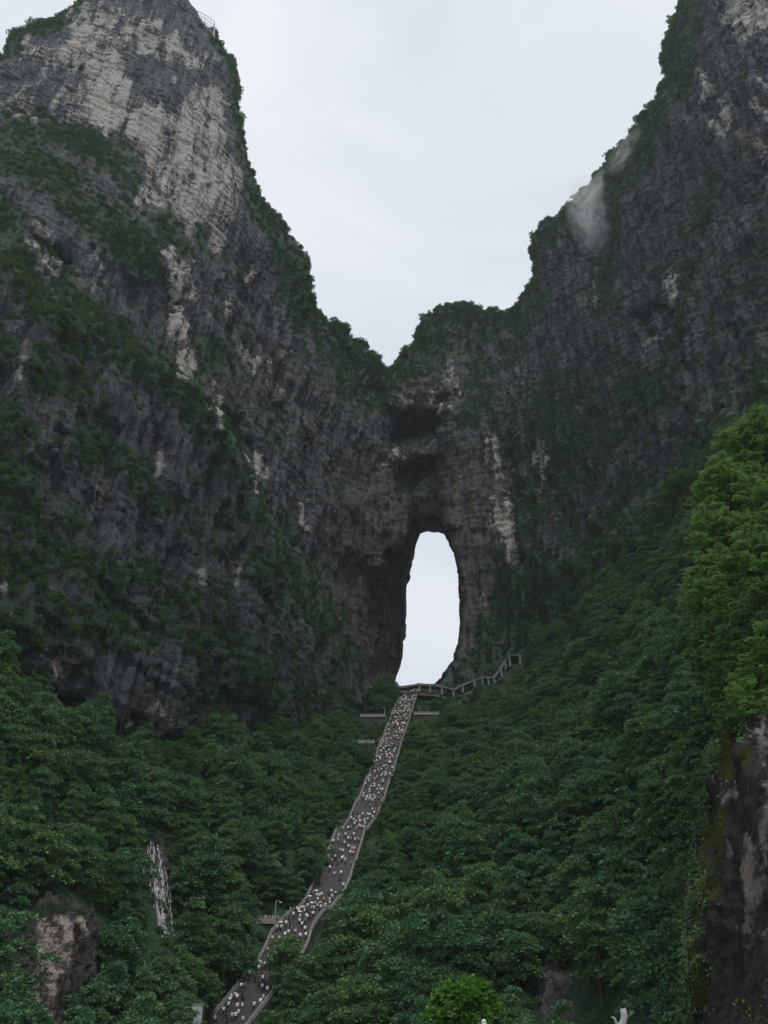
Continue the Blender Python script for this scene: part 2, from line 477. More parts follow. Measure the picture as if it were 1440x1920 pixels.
# recesses above the gate, the hanging flake, overhangs
dent([(718, 770), (760, 742), (838, 748), (846, 800), (836, 880), (832, 975), (752, 985), (735, 930), (722, 850)], 16, 9, .2)
dent([(726, 832), (738, 790), (762, 770), (806, 776), (832, 796), (826, 815), (792, 826), (752, 842)], 28, 4, .15)
dent([(720, 757), (764, 738), (838, 752), (846, 772), (800, 770), (760, 763), (730, 790)], -7, 4, .1)
dent([(722, 862), (752, 842), (824, 826), (832, 848), (790, 866), (740, 878)], -6, 4, .15)
dent([(730, 895), (760, 872), (818, 862), (826, 880), (786, 902), (742, 934)], 17, 4, .2)
dent([(740, 940), (800, 905), (828, 902), (826, 925), (770, 950), (752, 972)], -4, 4, .15)
dent([(836, 760), (852, 800), (846, 900), (856, 990), (838, 985), (832, 900)], -6, 5, .15)
dent([(694, 1066), (722, 1000), (752, 975), (762, 1000), (738, 1050), (708, 1086)], -10, 4, .08)
dent([(640, 1040), (690, 1060), (685, 1200), (640, 1250), (610, 1150)], 6, 14, .3)
dent([(1185, 600), (1240, 560), (1288, 575), (1282, 615), (1230, 640)], 12, 10)
dent([(1120, 330), (1150, 290), (1160, 560), (1120, 600), (1090, 480)], 10, 12)
dent([(955, 800), (980, 1000), (1000, 1080), (985, 1090), (962, 1000), (945, 860)], 7, 10)
dent([(1080, 980), (1110, 975), (1120, 1010), (1090, 1040)], 8, 10)
dent([(415, 770), (450, 790), (470, 860), (440, 850)], 14, 8)
dent([(0, 1190), (160, 1250), (180, 1340), (120, 1325), (60, 1265), (0, 1245)], 3, 12)
dent([(330, 1300), (480, 1300), (560, 1370), (430, 1392), (340, 1370)], 7, 12)
dent([(60, 450), (120, 470), (140, 520), (80, 500)], 7, 10)
# low cliff at bottom left, the waterfall's rock face
dent([(985, 1790), (1075, 1780), (1130, 1850), (1120, 1925), (980, 1925)], 5, 10, .3)
dent([(1250, 580), (1285, 640), (1290, 800), (1260, 800), (1265, 700)], -5, 12)

SKY_EDGE = [(-600, 330), (-300, 190), (-100, 120), (0, 92), (12, 70), (40, 52), (70, 45), (100, 35), (140, 12), (170, -25), (260, -60), (330, -35), (352, 0), (368, 14), (388, 40), (402, 52), (418, 85), (432, 105), (445, 135), (455, 170), (459, 210), (468, 260), (480, 310),
            (492, 345), (505, 370), (530, 405), (555, 440), (570, 470), (580, 510), (590, 560), (602, 592), (625, 602), (655, 614), (675, 640), (695, 665), (712, 685), (727, 699), (736, 690), (755, 662), (775, 642), (790, 620), (802, 600), (820, 582), (845, 573), (880, 573), (900, 580), (925, 583), (945, 592),
            (965, 572), (985, 550), (998, 520), (998, 480), (992, 460), (1001, 432), (1020, 420), (1050, 405), (1075, 380), (1100, 350), (1122, 325), (1145, 292), (1170, 270), (1182, 245), (1192, 226), (1215, 200), (1236, 180), (1256, 150), (1252, 120), (1248, 100), (1256, 70), (1264, 40), (1276, 0), (1300, -80), (1360, -220), (1500, -380), (2000, -500)]
SDS = poly_sd(GX, GY, SKY_EDGE + [(2000, 2400), (-600, 2400)])
HOLE_B = [(744, 1285), (745, 1275), (751, 1230), (759, 1160), (766, 1080), (776, 1040), (785, 1002), (805, 997), (833, 1002), (846, 1030), (856, 1060), (863, 1110), (865, 1160), (863, 1200), (852, 1235), (840, 1255), (823, 1272), (814, 1284)]
HOLE_F = [(682, 1290), (680, 1200), (688, 1110), (712, 1060), (744, 1010), (758, 968), (790, 952), (826, 960), (846, 1000), (856, 1040), (866, 1090), (869, 1150), (868, 1205), (858, 1238), (846, 1260), (830, 1290)]
SDB = poly_sd(GX, GY, HOLE_B) + EDGE2 * .2 + 3.5
SDF_ = poly_sd(GX, GY, HOLE_F) + EDGE2 * .55

# ------------------------------------------------------------------ solid -> mesh (surface nets)
def surface_nets(F, org, h):
    ins = F > 0
    nx, ny, nz = F.shape
    c = np.zeros((nx - 1, ny - 1, nz - 1), np.int8)
    for a in (0, 1):
        for b in (0, 1):
            for d in (0, 1):
                c += ins[a:nx - 1 + a, b:ny - 1 + b, d:nz - 1 + d]
    act = (c > 0) & (c < 8)
    idx = np.full(act.shape, -1, np.int32)
    I, J, K = np.nonzero(act)
    idx[I, J, K] = np.arange(len(I))
    acc = np.zeros((len(I), 3)); cnt = np.zeros(len(I))
    corners = [(a, b, d) for a in (0, 1) for b in (0, 1) for d in (0, 1)]
    for ca in corners:
        for ax in range(3):
            if ca[ax]: continue
            cb = list(ca); cb[ax] = 1
            f0 = F[I + ca[0], J + ca[1], K + ca[2]]; f1 = F[I + cb[0], J + cb[1], K + cb[2]]
            s = (f0 > 0) != (f1 > 0)
            u = np.where(s, f0 / np.where(s, f0 - f1, 1), 0)
            p = np.array(ca, float)[None].repeat(len(I), 0)
            p[:, ax] += u
            acc += p * s[:, None]; cnt += s
    V = (acc / cnt[:, None] + np.stack([I, J, K], 1)) * h + org
    Q = []
    for ax in range(3):
        o1, o2 = (ax + 1) % 3, (ax + 2) % 3
        sl0 = [slice(1, -1)] * 3; sl1 = [slice(1, -1)] * 3
        sl0[ax] = slice(0, -1); sl1[ax] = slice(1, None)
        a, b = ins[tuple(sl0)], ins[tuple(sl1)]
        E = np.nonzero(a != b)
        base = [E[0].copy(), E[1].copy(), E[2].copy()]
        base[o1] += 1; base[o2] += 1
        def cell(d1, d2):
            q = [base[0].copy(), base[1].copy(), base[2].copy()]
            q[o1] -= d1; q[o2] -= d2
            return idx[q[0], q[1], q[2]]
        q = np.stack([cell(1, 1), cell(0, 1), cell(0, 0), cell(1, 0)], 1)
        flip = ~a[E]
        q[flip] = q[flip][:, ::-1]
        Q.append(q)
    Q = np.concatenate(Q)
    return V, Q[(Q >= 0).all(1)]

def compact(V, Q):
    u, inv = np.unique(Q.ravel(), return_inverse=True)
    return V[u], inv.reshape(Q.shape)

def subdivide(V, Q, relax=0.5):
    n = len(V)
    e = np.concatenate([Q[:, [0, 1]], Q[:, [1, 2]], Q[:, [2, 3]], Q[:, [3, 0]]])
    e.sort(axis=1)
    key = e[:, 0].astype(np.int64) * n + e[:, 1]
    u, inv = np.unique(key, return_inverse=True)
    ea, eb = u // n, u % n
    EV = (V[ea] + V[eb]) / 2
    FV = V[Q].mean(1)
    m = len(Q)
    e0, e1, e2, e3 = [inv[i * m:(i + 1) * m] + n for i in range(4)]
    fc = np.arange(m) + n + len(u)
    NQ = np.concatenate([np.stack([Q[:, 0], e0, fc, e3], 1), np.stack([e0, Q[:, 1], e1, fc], 1), np.stack([fc, e1, Q[:, 2], e2], 1), np.stack([e3, fc, e2, Q[:, 3]], 1)])
    return np.concatenate([V, EV, FV]), NQ

def vnormals(V, Q):
    n = np.cross(V[Q[:, 2]] - V[Q[:, 0]], V[Q[:, 3]] - V[Q[:, 1]])
    N = np.zeros_like(V)
    for k in range(4):
        for a in range(3):
            N[:, a] += np.bincount(Q[:, k], n[:, a], len(V))
    return N / np.maximum(np.linalg.norm(N, axis=1, keepdims=True), 1e-9)

def smin(a, b, k):
    h = np.clip(0.5 + 0.5 * (b - a) / k, 0, 1)
    return b * (1 - h) + a * h - k * h * (1 - h)

def strokes(px, py, lst):
    """soft brush marks: (polyline, half width, strength)"""
    r = np.zeros(len(px), np.float32)
    for pl, w, s in lst:
        xs = [p[0] for p in pl]; ys = [p[1] for p in pl]
        k = np.nonzero((px > min(xs) - 2 * w) & (px < max(xs) + 2 * w) & (py > min(ys) - 2 * w) & (py < max(ys) + 2 * w))[0]
        if len(k):
            d = seg_dist(px[k], py[k], pl if len(pl) > 1 else pl * 2)
            r[k] = np.maximum(r[k], s * (1 - sstep(d, w * .55, w * 1.35)))
    return r

def build_mountain():
    h = 1.85
    x0, x1, y0, y1, z0, z1 = -285, 262, 84, 525, -6, 560
    xs = np.arange(x0, x1, h, dtype=np.float32); ys = np.arange(y0, y1, h, dtype=np.float32); zs = np.arange(z0, z1, h, dtype=np.float32)
    F = np.empty((len(xs), len(ys), len(zs)), np.float32)
    YMf, SDSf, SDBf, SDFf = [a.astype(np.float32) for a in (YM, SDS, SDB, SDF_)]
    yy, zz = np.meshgrid(ys, zs, indexing='ij')
    for i, x in enumerate(xs):
        px, py, w = project(x, yy, zz)
        px = np.broadcast_to(px, py.shape)
        sc = w / FPX
        Yf = sample(YMf, px, py)
        f = yy - Yf
        g = sample(SDSf, px, py) * sc - 0.30 * np.maximum(f, 0) - 1.0
        f2 = smin(f, g, 9.0)
        if -40 < x < 80:
            u = np.clip((yy - 414) / 62, 0, 1)
            hole = (sample(SDFf, px, py) * (1 - u) + sample(SDBf, px, py) * u) * sc
            f2 = np.where((yy > 398) & (hole > -12), np.minimum(f2, -hole), f2)
        F[i] = f2
    V, Q = surface_nets(F, np.array([x0, y0, z0]), h)
    del F
    V, Q = compact(V, Q)
    # keep what can be seen from around the camera
    c = V[Q].mean(1)
    px, py, w = project(c[:, 0], c[:, 1], c[:, 2])
    keep = (px > -330) & (px < 1770) & (py > -420) & (py < 2150) & (c[:, 1] < 505)
    V, Q = compact(V, Q[keep])
    V, Q = subdivide(V, Q)
    for _ in range(2):    # relax the stair-steps of the grid
        s = np.zeros_like(V); n = np.zeros(len(V))
        for a, b in ((0, 1), (1, 2), (2, 3), (3, 0)):
            for k in range(3):
                s[:, k] += np.bincount(Q[:, a], V[Q[:, b], k], len(V)) + np.bincount(Q[:, b], V[Q[:, a], k], len(V))
            n += np.bincount(Q[:, a], minlength=len(V)) + np.bincount(Q[:, b], minlength=len(V))
        V = V * .4 + .6 * s / np.maximum(n, 1)[:, None]
    N = vnormals(V, Q)
    px, py, w = project(V[:, 0], V[:, 1], V[:, 2])
    wood = sample(W3.astype(np.float32), px, py)
    wood = np.clip(wood, 0, 1)
    # bare rock inside the wood
    bw = V.astype(np.float32)
    bare = strokes(px + 14 * fbm(bw / 8, 2, 88), py + 18 * fbm(bw / 8, 2, 89), [
                            ([(1040, 1830), (1050, 1920)], 34, .9), ([(120, 1280), (110, 1300)], 26, 1), ([(210, 1350), (300, 1362)], 20, .8)])
    rock = np.clip(1 - wood + bare, 0, 1)
    P = V.astype(np.float32)
    wp = P + np.stack([noise(P / 30, s) for s in (1, 2, 3)], 1) * 5
    big = fbm(P / 42, 3, 11)
    mid = fbm(wp / 15, 3, 21)
    flute = 1 - 2 * np.abs(noise(wp * np.array([1 / 7., 1 / 7., 1 / 55.], np.float32), 31))
    flute2 = 1 - 2 * np.abs(noise(wp * np.array([1 / 3.1, 1 / 3.1, 1 / 22.], np.float32), 32))
    zz = P[:, 2] + 7 * noise(P / 60, 41) + np.where(P[:, 0] < 0, .38, -.22) * P[:, 0]
    zz = zz + 2.5 * fbm(P / 13, 2, 45)
    def led(z, per, seed):
        s = z / per
        fr = s - np.floor(s)
        amp = .5 + .5 * _hash(np.floor(s).astype(np.int64), np.zeros(len(s), np.int64), np.zeros(len(s), np.int64), seed)
        return (sstep(fr, 0, .12) * (1 - sstep(fr, .45, 1.0)) - .4) * amp
    gate = .5 + .5 * noise(P / 24, 44)
    def block(q_, sx_, sz_, seed, shear):
        qx, qy = q_[:, 0] * .8 + q_[:, 1] * .6, q_[:, 1] * .8 - q_[:, 0] * .6
        qz = q_[:, 2] + shear * q_[:, 0]
        return _hash(np.floor(qx / sx_).astype(np.int64), np.floor(qy / sx_).astype(np.int64), np.floor(qz / sz_ + .5 * _hash(np.floor(qx / sx_).astype(np.int64), np.floor(qy / sx_).astype(np.int64), np.zeros(len(qx), np.int64), seed + 9)).astype(np.int64), seed)
    shr = np.where(P[:, 0] < 0, .4, -.25)
    wq = P + np.stack([fbm(P / 9, 2, s_) for s_ in (5, 6, 7)], 1) * 1.5
    blk1, blk2, blk3 = block(wq, 9, 42, 301, shr), block(wq, 4.2, 21, 302, shr), block(wq, 2.3, 9, 303, shr)
    sheer = np.clip(sstep(560 - py, 0, 160) * sstep(520 - px, 0, 60), 0, 1)
    calm = 1 - .6 * sheer
    d = big * 4.5 + calm * (mid * 1.5 + flute * 2.3 + flute2 * 1.3) + led(zz, 17, 51) * 3.0 * gate ** 1.2 * calm + led(zz, 4.3, 52) * np.where(P[:, 0] > 60, 1.7, 1.1) + fbm(wp / 4.2, 2, 61) * .3 * calm + calm * (blk1 * 2.1 + blk2 * 1.25 + blk3 * .5)
    steep = 1 - np.clip(N[:, 2], 0, 1) ** 2
    disp = d * rock * (0.35 + 0.65 * steep) + (1 - rock) * (big * 5.0 + mid * 1.5)
    disp = disp * (1 - .95 * strokes(px, py, [(STAIR, 50, 1)]))
    # calm near the gate's rim so its outline holds
    rim = np.minimum(np.abs(sample(SDB.astype(np.float32), px, py)), 60) / 60
    disp = disp * np.where((V[:, 1] > 395), .4 + .6 * rim, 1)
    dirn = N.copy(); dirn[:, 2] *= .6
    V = V + dirn * disp[:, None]
    N = vnormals(V, Q)
    px, py, w = project(V[:, 0], V[:, 1], V[:, 2])
    # ---- what grows and which rock is pale
    sdS = sample(SDS.astype(np.float32), px, py)
    patch = fbm(P / 26, 3, 71)
    patch2 = fbm(P / 9, 2, 75)
    up = sstep(N[:, 2], .22, .62)
    veg = up * .9
    veg = np.maximum(veg, .62 * sstep(patch + .6 * patch2 + up * .5 + .22 * sstep(py, 480, 700) * sstep(620 - px, 0, 120), .28, .75) * (py > 230))
    rightw = sstep(px, 850, 1000) * sstep(py, 560, 760)
    veg = np.maximum(veg, rightw * (.50 + .5 * patch + .35 * patch2 + .35 * sstep(py, 900, 1200)))
    vs = [([(405, 60), (440, 130), (452, 200), (470, 300)], 17, 1), ([(480, 330), (530, 430), (560, 520), (580, 600)], 42, 1), ([(590, 600), (650, 650), (700, 720)], 60, 1),
          ([(0, 85), (60, 60), (140, 20)], 24, 1), ([(0, 225), (90, 240), (190, 270), (250, 300)], 34, .95), ([(230, 310), (300, 400), (400, 480)], 42, .85),
          ([(0, 285), (110, 330), (200, 430), (290, 490)], 44, 1), ([(0, 420), (90, 550), (190, 640)], 60, 1), ([(190, 640), (340, 730), (430, 850), (480, 950)], 42, 1),
          ([(0, 640), (120, 720)], 60, .9), ([(160, 830), (250, 880), (320, 945)], 38, 1), ([(0, 800), (60, 950), (40, 1100)], 62, .95), ([(90, 960), (200, 1090)], 55, .9), ([(60, 1160), (250, 1180)], 55, .8),
          ([(290, 1090), (420, 1210), (540, 1340)], 55, .95), ([(410, 960), (480, 1050)], 35, .8), ([(510, 1050), (590, 1130), (650, 1240)], 44, 1), ([(610, 1290), (680, 1335)], 16, 1), ([(520, 1220), (580, 1330)], 30, .9),
          ([(735, 700), (800, 640), (860, 600), (930, 610)], 42, 1), ([(945, 620), (990, 570)], 50, .9), ([(1010, 450), (1090, 390), (1130, 330)], 40, .9), ([(1150, 320), (1200, 260), (1260, 150), (1270, 40)], 52, 1), ([(1150, 380), (1140, 480), (1130, 580)], 18, .9),
          ([(1330, 340), (1290, 480), (1250, 700)], 20, .8), ([(1110, 800), (1010, 930), (950, 1060)], 42, .9), ([(900, 1240), (950, 1130), (1000, 1040)], 45, .9), ([(1060, 1200), (1160, 1050), (1270, 940)], 70, 1), ([(830, 1285), (880, 1250)], 18, 1),
          ([(960, 640), (900, 700), (880, 780)], 35, .75)]
    vx, vy = px + 22 * fbm(P / 14, 3, 86), py + 22 * fbm(P / 14, 3, 87)
    veg = np.maximum(veg, strokes(vx, vy, vs) * (.75 + .45 * patch2 + .2 * patch))
    ps = [([(165, 90), (195, 130), (205, 210)], 42, 1), ([(150, 40), (260, 60), (380, 110)], 26, .75), ([(230, 70), (290, 85)], 18, .8), ([(60, 100), (130, 112)], 20, .8), ([(20, 190), (150, 205), (220, 240)], 26, .55), ([(90, 140), (140, 190)], 22, .5),
          ([(290, 240), (330, 300), (390, 380)], 58, .95), ([(350, 220), (380, 320)], 40, .85), ([(400, 170), (412, 260)], 18, .95), ([(430, 300), (425, 380), (410, 450)], 22, .9), ([(330, 180), (345, 230)], 18, .6), ([(280, 370), (330, 390)], 22, .7),
          ([(322, 490), (335, 560), (335, 620)], 16, 1), ([(338, 620), (350, 700)], 16, 1), ([(355, 480), (360, 560)], 8, .8), ([(425, 560), (440, 620)], 10, .75), ([(470, 480), (465, 560)], 8, .7), ([(400, 720), (410, 790)], 10, .8), ([(455, 640), (480, 690)], 14, .6), ([(520, 680), (515, 740)], 10, .55),
          ([(297, 860), (296, 885)], 10, 1), ([(190, 905), (185, 960)], 10, .95), ([(480, 850), (492, 890)], 12, .8), ([(30, 620), (35, 690)], 20, .7), ([(70, 430), (100, 520)], 22, .55), ([(180, 480), (160, 530)], 16, .55), ([(575, 950), (570, 1000)], 9, .8), ([(440, 1060), (445, 1100)], 8, .6), ([(380, 1070), (385, 1095)], 8, .6),
          ([(120, 1265), (110, 1305)], 26, .95), ([(82, 1240), (95, 1270)], 9, .8), ([(215, 1355), (235, 1360)], 12, .8), ([(285, 1345), (310, 1360)], 18, .9), ([(0, 1095), (4, 1110)], 10, .9),
          ([(925, 840), (938, 920), (950, 990)], 19, .85), ([(950, 990), (958, 1040)], 14, .7), ([(1018, 825), (1016, 920)], 10, 1), ([(1000, 890), (1035, 930)], 14, .6), ([(1262, 520), (1262, 555)], 11, .95), ([(1356, 205), (1362, 245)], 13, .9), ([(1310, 130), (1330, 240)], 12, .6), ([(1380, 20), (1440, 30)], 34, .9), ([(1430, 150), (1425, 300)], 10, .6), ([(1250, 600), (1230, 640)], 14, .5), ([(1210, 640), (1190, 690)], 12, .5), ([(1100, 520), (1110, 560)], 18, .45),
          ([(745, 750), (780, 755), (830, 758)], 11, .8), ([(840, 690), (850, 730)], 16, .55), ([(850, 640), (870, 650)], 10, .5), ([(735, 858), (770, 852), (815, 840)], 9, .7), ([(720, 1060), (740, 1020)], 8, .35), ([(900, 1100), (905, 1130)], 10, .6),
          ([(100, 1720), (95, 1800), (80, 1850)], 30, .85), ([(75, 1840), (65, 1910)], 10, .9), ([(140, 1720), (155, 1740)], 14, .8), ([(288, 1590), (292, 1700), (300, 1760)], 18, .35)]
    wx = px + 16 * fbm(P / 11, 3, 81) + 5 * noise(P / 2.6, 83)
    wy = py + 34 * fbm(P * np.array([1 / 8., 1 / 8., 1 / 30.], np.float32), 3, 82)
    pale = strokes(wx, wy, [(a_, b_ * 1.15, c_) for a_, b_, c_ in ps]) * (.78 + .30 * noise(P * np.array([1 / 4., 1 / 4., 1 / 26.], np.float32), 84))
    pale = np.maximum(pale, .25 * sstep(patch2, .1, .6) * sstep(500 - py, 0, 250) * (px < 500))
    pale = np.where(pale > .02, pale * (1 + .06 * sheer) - .10 * sheer * (flute < .1) + (1 - .6 * sheer) * (.20 * blk2 + .14 * blk1 + .08 * blk3), 0)
    veg = veg * (1 - .85 * np.clip(pale, 0, 1))
    br = [([(870, 900), (900, 1020), (900, 1150)], 70, 1), ([(690, 900), (680, 1150)], 60, .8), ([(720, 1150), (730, 1280)], 40, 1), ([(780, 870), (790, 960)], 50, .8), ([(960, 900), (1030, 930)], 60, .7), ([(350, 700), (500, 700)], 60, .5), ([(300, 1640), (290, 1700)], 30, .8), ([(1040, 1850), (1050, 1910)], 40, .5), ([(790, 760), (850, 720)], 40, .6)]
    brown = np.clip(strokes(px, py, br) + .35 * (patch > .3), 0, 1)
    veg = np.where(rock < .5, np.maximum(veg, .9), veg)
    veg = veg * (1 - .75 * bare)
    under = (V[:, 1] > 412) & (sample(SDF_.astype(np.float32), px, py) > -10)
    veg = np.where(under, 0, veg)
    dark = np.clip(sample(W2.astype(np.float32), px, py) * (1 - wood) * (.75 + .6 * patch) + .8 * ((V[:, 1] > 416) & (sample(SDF_.astype(np.float32), px, py) > -4)), 0, 1)  # shade painted into the albedo: lower left tier and tunnel interior
    dark = np.clip(dark + strokes(vx, vy, [([(770, 800), (785, 880), (795, 955)], 42, .75), ([(640, 1000), (670, 1150), (660, 1260)], 60, .6), ([(700, 1050), (735, 1010)], 16, .5)]), 0, 1)  # more painted shade: cleft above the gate and recesses left of it
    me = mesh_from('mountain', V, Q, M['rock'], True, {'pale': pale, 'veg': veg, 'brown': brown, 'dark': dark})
    o = link('mountain', me)
    tag(o, 'limestone mountain walls around a natural rock arch above a wooded valley', kind='structure')
    return V, Q, N, px, py, rock, veg, pale, bare, sdS

import time
_t = time.time()
MV, MQ, MN, MPX, MPY, MROCK, MVEG, MPALE, MBARE, MSDS = build_mountain()
print('mountain', len(MV), len(MQ), time.time() - _t)

# terrain lookup by pixel: nearest point of the mountain at a photo pixel
_ix = np.clip(((MPX + 60) / 3).astype(int), -1, 520); _iy = np.clip(((MPY + 60) / 3).astype(int), -1, 680)
DEP = np.full((522, 682), 1e9, np.float32)
np.minimum.at(DEP, (_ix, _iy), MV[:, 1].astype(np.float32))
def terr(px, py, r=1):
    i, j = int((px + 60) / 3), int((py + 60) / 3)
    w = DEP[max(0, i - r):i + r + 1, max(0, j - r):j + r + 1]
    w = w[w < 1e8]
    return float(np.median(w)) if len(w) else float(sample(YM, np.array([px]), np.array([py]))[0])

# ------------------------------------------------------------------ ground under the camera
g = MB()
g.bm.faces.new([g.bm.verts.new(p) for p in ((-1400, -1400, 0), (1400, -1400, 0), (1400, 1400, 0), (-1400, 1400, 0))])
tag(g.build('ground', M['plaza']), kind='structure')

# ------------------------------------------------------------------ foliage
def leaves(rng, pos, out, size, droop=.25, flat=.5):
    """one bent diamond leaf spray per position; out = preferred direction of growth"""
    n = len(pos)
    d = out + rng.normal(0, .55, (n, 3))
    d[:, 2] -= droop
    d /= np.linalg.norm(d, axis=1, keepdims=True)
    upv = np.tile([0, 0, 1.0], (n, 1)) + rng.normal(0, flat, (n, 3))
    s = np.cross(d, upv); s /= np.maximum(np.linalg.norm(s, axis=1, keepdims=True), 1e-6)
    u = np.cross(s, d)
    L_ = (size * rng.uniform(.65, 1.35, n))[:, None]
    w = L_ * rng.uniform(.26, .42, n)[:, None]
    v = np.stack([pos, pos + d * L_ * .5 + s * w + u * L_ * .06, pos + d * L_ - u * L_ * .12, pos + d * L_ * .5 - s * w + u * L_ * .06], 1).reshape(-1, 3)
    f = np.arange(4 * n).reshape(-1, 4)
    return v, f

def crown_mesh(name, seed, R, H, npads, per, leaf, mat, z0=.18, spread=.42, flat=.33):
    rng = np.random.default_rng(seed)
    P, O = [], []
    pads = []
    for i in range(npads):
        k = (i + .5) / npads
        z = z0 * H + (1 - z0) * H * k ** .85
        prof = math.sqrt(max(.04, 1 - (2 * (k - .38) / 1.24) ** 2)) * (1 - .35 * max(0, k - .6))
        a = i * 2.399 + rng.uniform(-.5, .5)
        rr = R * prof * rng.uniform(.30, .85)
        c = np.array([math.cos(a) * rr, math.sin(a) * rr, z * rng.uniform(.9, 1.05)])
        r = R * spread * rng.uniform(.75, 1.25) * (.65 + .35 * prof)
        pads.append((c, r))
        n = int(per * (r / (R * spread)) ** 2)
        ph = rng.uniform(0, 2 * np.pi, n); q = np.sqrt(rng.uniform(0.02, 1, n))
        p = np.stack([np.cos(ph) * q * r, np.sin(ph) * q * r, (1 - q ** 2) * r * flat * rng.uniform(.5, 1.25, n) - r * .25 * q ** 3], 1)
        p += rng.normal(0, .06 * r, (n, 3))
        o = np.stack([np.cos(ph) * (.4 + q), np.sin(ph) * (.4 + q), .55 - .3 * q], 1) + c / (R * 2.2) * np.array([1, 1, .2])
        P.append(p + c); O.append(o)
    P, O = np.concatenate(P), np.concatenate(O)
    v, f = leaves(rng, P, O, leaf)
    me = mesh_from(name, v, f, mat, False, None, {'lr': rng.uniform(0, 1, len(f)) ** 1.3})
    return me, pads

def trunk_mesh(name, seed, H, r, pads):
    rng = np.random.default_rng(seed)
    b = MB()
    lean = rng.uniform(-.05, .05, 2) * H
    pts = [(lean[0] * k * k + .12 * math.sin(3 * k + seed), lean[1] * k * k, -1.0 + (H * .9 + 1) * k) for k in np.linspace(0, 1, 6)]
    b.tube(pts, [r * (1.25 - 1.05 * k) for k in np.linspace(0, 1, 6)], 6)
    for c, pr in pads[::max(1, len(pads) // 6)]:
        z = max(.15 * H, c[2] * .7)
        k = min(.95, (z + 1) / (H * .9 + 1))
        a = Vector((lean[0] * k * k, lean[1] * k * k, z))
        e = Vector(c)
        b.tube([a, a.lerp(e, .55) + Vector((0, 0, -.05 * H)), e], [r * .45, r * .28, r * .08], 5)
    bmesh.ops.recalc_face_normals(b.bm, faces=b.bm.faces)
    m = bpy.data.meshes.new(name); b.bm.to_mesh(m); b.bm.free(); m.materials.append(M['bark'])
    return m

TREES = []      # (crown mesh, trunk mesh, height)
for k in range(5):
    H = [8.5, 7.2, 9.6, 7.8, 6.6][k]
    R = [3.6, 3.4, 3.7, 4.0, 3.0][k]
    cm, pads = crown_mesh('crown', 100 + k, R, H, [19, 17, 22, 20, 15][k], 190, .42, M['leaf'], spread=[.40, .36, .34, .42, .38][k], flat=[.33, .45, .3, .25, .5][k])
    TREES.append((cm, trunk_mesh('trunk', 200 + k, H, .17, pads), H))

def branchy_tree(seed, H, R, nlimb, mat, leaf=.36):
    """open crown: limbs, twigs and flat sprays of leaves"""
    r = np.random.default_rng(seed)
    tb = MB()
    lean = r.uniform(-.06, .06, 2) * H
    sp = lambda k: Vector((lean[0] * k * k + .15 * math.sin(4 * k + seed), lean[1] * k * k, -1 + (H * .88 + 1) * k))
    tb.tube([sp(k) for k in np.linspace(0, 1, 7)], [.17 * (1.2 - 1.08 * k) for k in np.linspace(0, 1, 7)], 7)
    P, O = [], []
    for i in range(nlimb):
        k = .16 + .80 * (i + r.uniform(0, 1)) / nlimb
        a0 = i * 2.4 + r.uniform(-.5, .5)
        el = r.uniform(.05, .55) + .5 * max(0, k - .6)
        prof = (1 - abs(k - .42) ** 1.5 * 1.1) * r.uniform(.55, 1.12)
        ln = R * max(.25, prof)
        st = sp(k)
        d = Vector((math.cos(a0) * math.cos(el), math.sin(a0) * math.cos(el), math.sin(el)))
        mid, end = st + d * ln * .55, st + d * ln + Vector((0, 0, -.10 * ln))
        tb.tube([st, mid, end], [.06, .035, .012], 5)
        for j in range(int(7 + ln * 2.2)):
            q_ = r.uniform(.22, 1.0)
            base = (st.lerp(mid, q_ / .55) if q_ < .55 else mid.lerp(end, (q_ - .55) / .45))
            ta = a0 + r.choice((-1, 1)) * r.uniform(.2, 1.1)
            tl = r.uniform(.7, 1.5) * (1.15 - .4 * q_)
            td = np.array([math.cos(ta), math.sin(ta), r.uniform(-.15, .35)])
            n = int(15 * tl)
            u = np.sort(r.uniform(.1, 1.05, n))[:, None]
            side = np.array([-math.sin(ta), math.cos(ta), 0]) * r.choice((-1, 1), n)[:, None]
            P.append(np.array(base)[None] + td[None] * tl * u + side * r.uniform(0, .22, n)[:, None] + np.array([0, 0, 1]) * (-.16 * u * u * tl + r.normal(0, .05, (n, 1))))
            O.append(td[None] * .7 + side * .9)
    P, O = np.concatenate(P), np.concatenate(O)
    v, f = leaves(r, P, O, leaf, .18, .3)
    me = mesh_from('crown', v, f, mat, False, None, {'lr': r.uniform(0, 1, len(f)) ** 1.2})
    bmesh.ops.recalc_face_normals(tb.bm, faces=tb.bm.faces)
    tm = bpy.data.meshes.new('trunk'); tb.bm.to_mesh(tm); tb.bm.free(); tm.materials.append(M['bark'])
    return me, tm, H
NEARTREES = [branchy_tree(130 + k, [9.5, 8.2, 10.5][k], [4.6, 4.3, 4.2][k], [30, 28, 34][k], M['leaf_near']) for k in range(3)]
MIDTREES = [branchy_tree(140 + k, [9.0, 8.0, 9.8][k], [4.3, 4.2, 4.0][k], [30, 28, 32][k], M['leaf_mid']) for k in range(3)]

SHRUBS = []
for k in range(4):
    cm, _ = crown_mesh('foliage', 160 + k, [1.7, 1.5, 1.9, 1.4][k], [2.2, 2.4, 1.9, 2.8][k], 8, 34, .55, M['leaf_cliff'], z0=.02, spread=.5, flat=.5)
    SHRUBS.append(cm)

def tree_thing(kind, loc, rz, sc, label, group, name='broadleaf_tree'):
    e = bpy.data.objects.new(name, None); COL.objects.link(e)
    e.empty_display_size = .5
    e.location = loc; e.rotation_euler = (0, 0, rz); e.scale = sc if isinstance(sc, tuple) else (sc, sc, sc)
    c = link('crown', kind[0], e)
    link('trunk', kind[1], e)
    tag(e, label, 'tree', group)
    return e, c

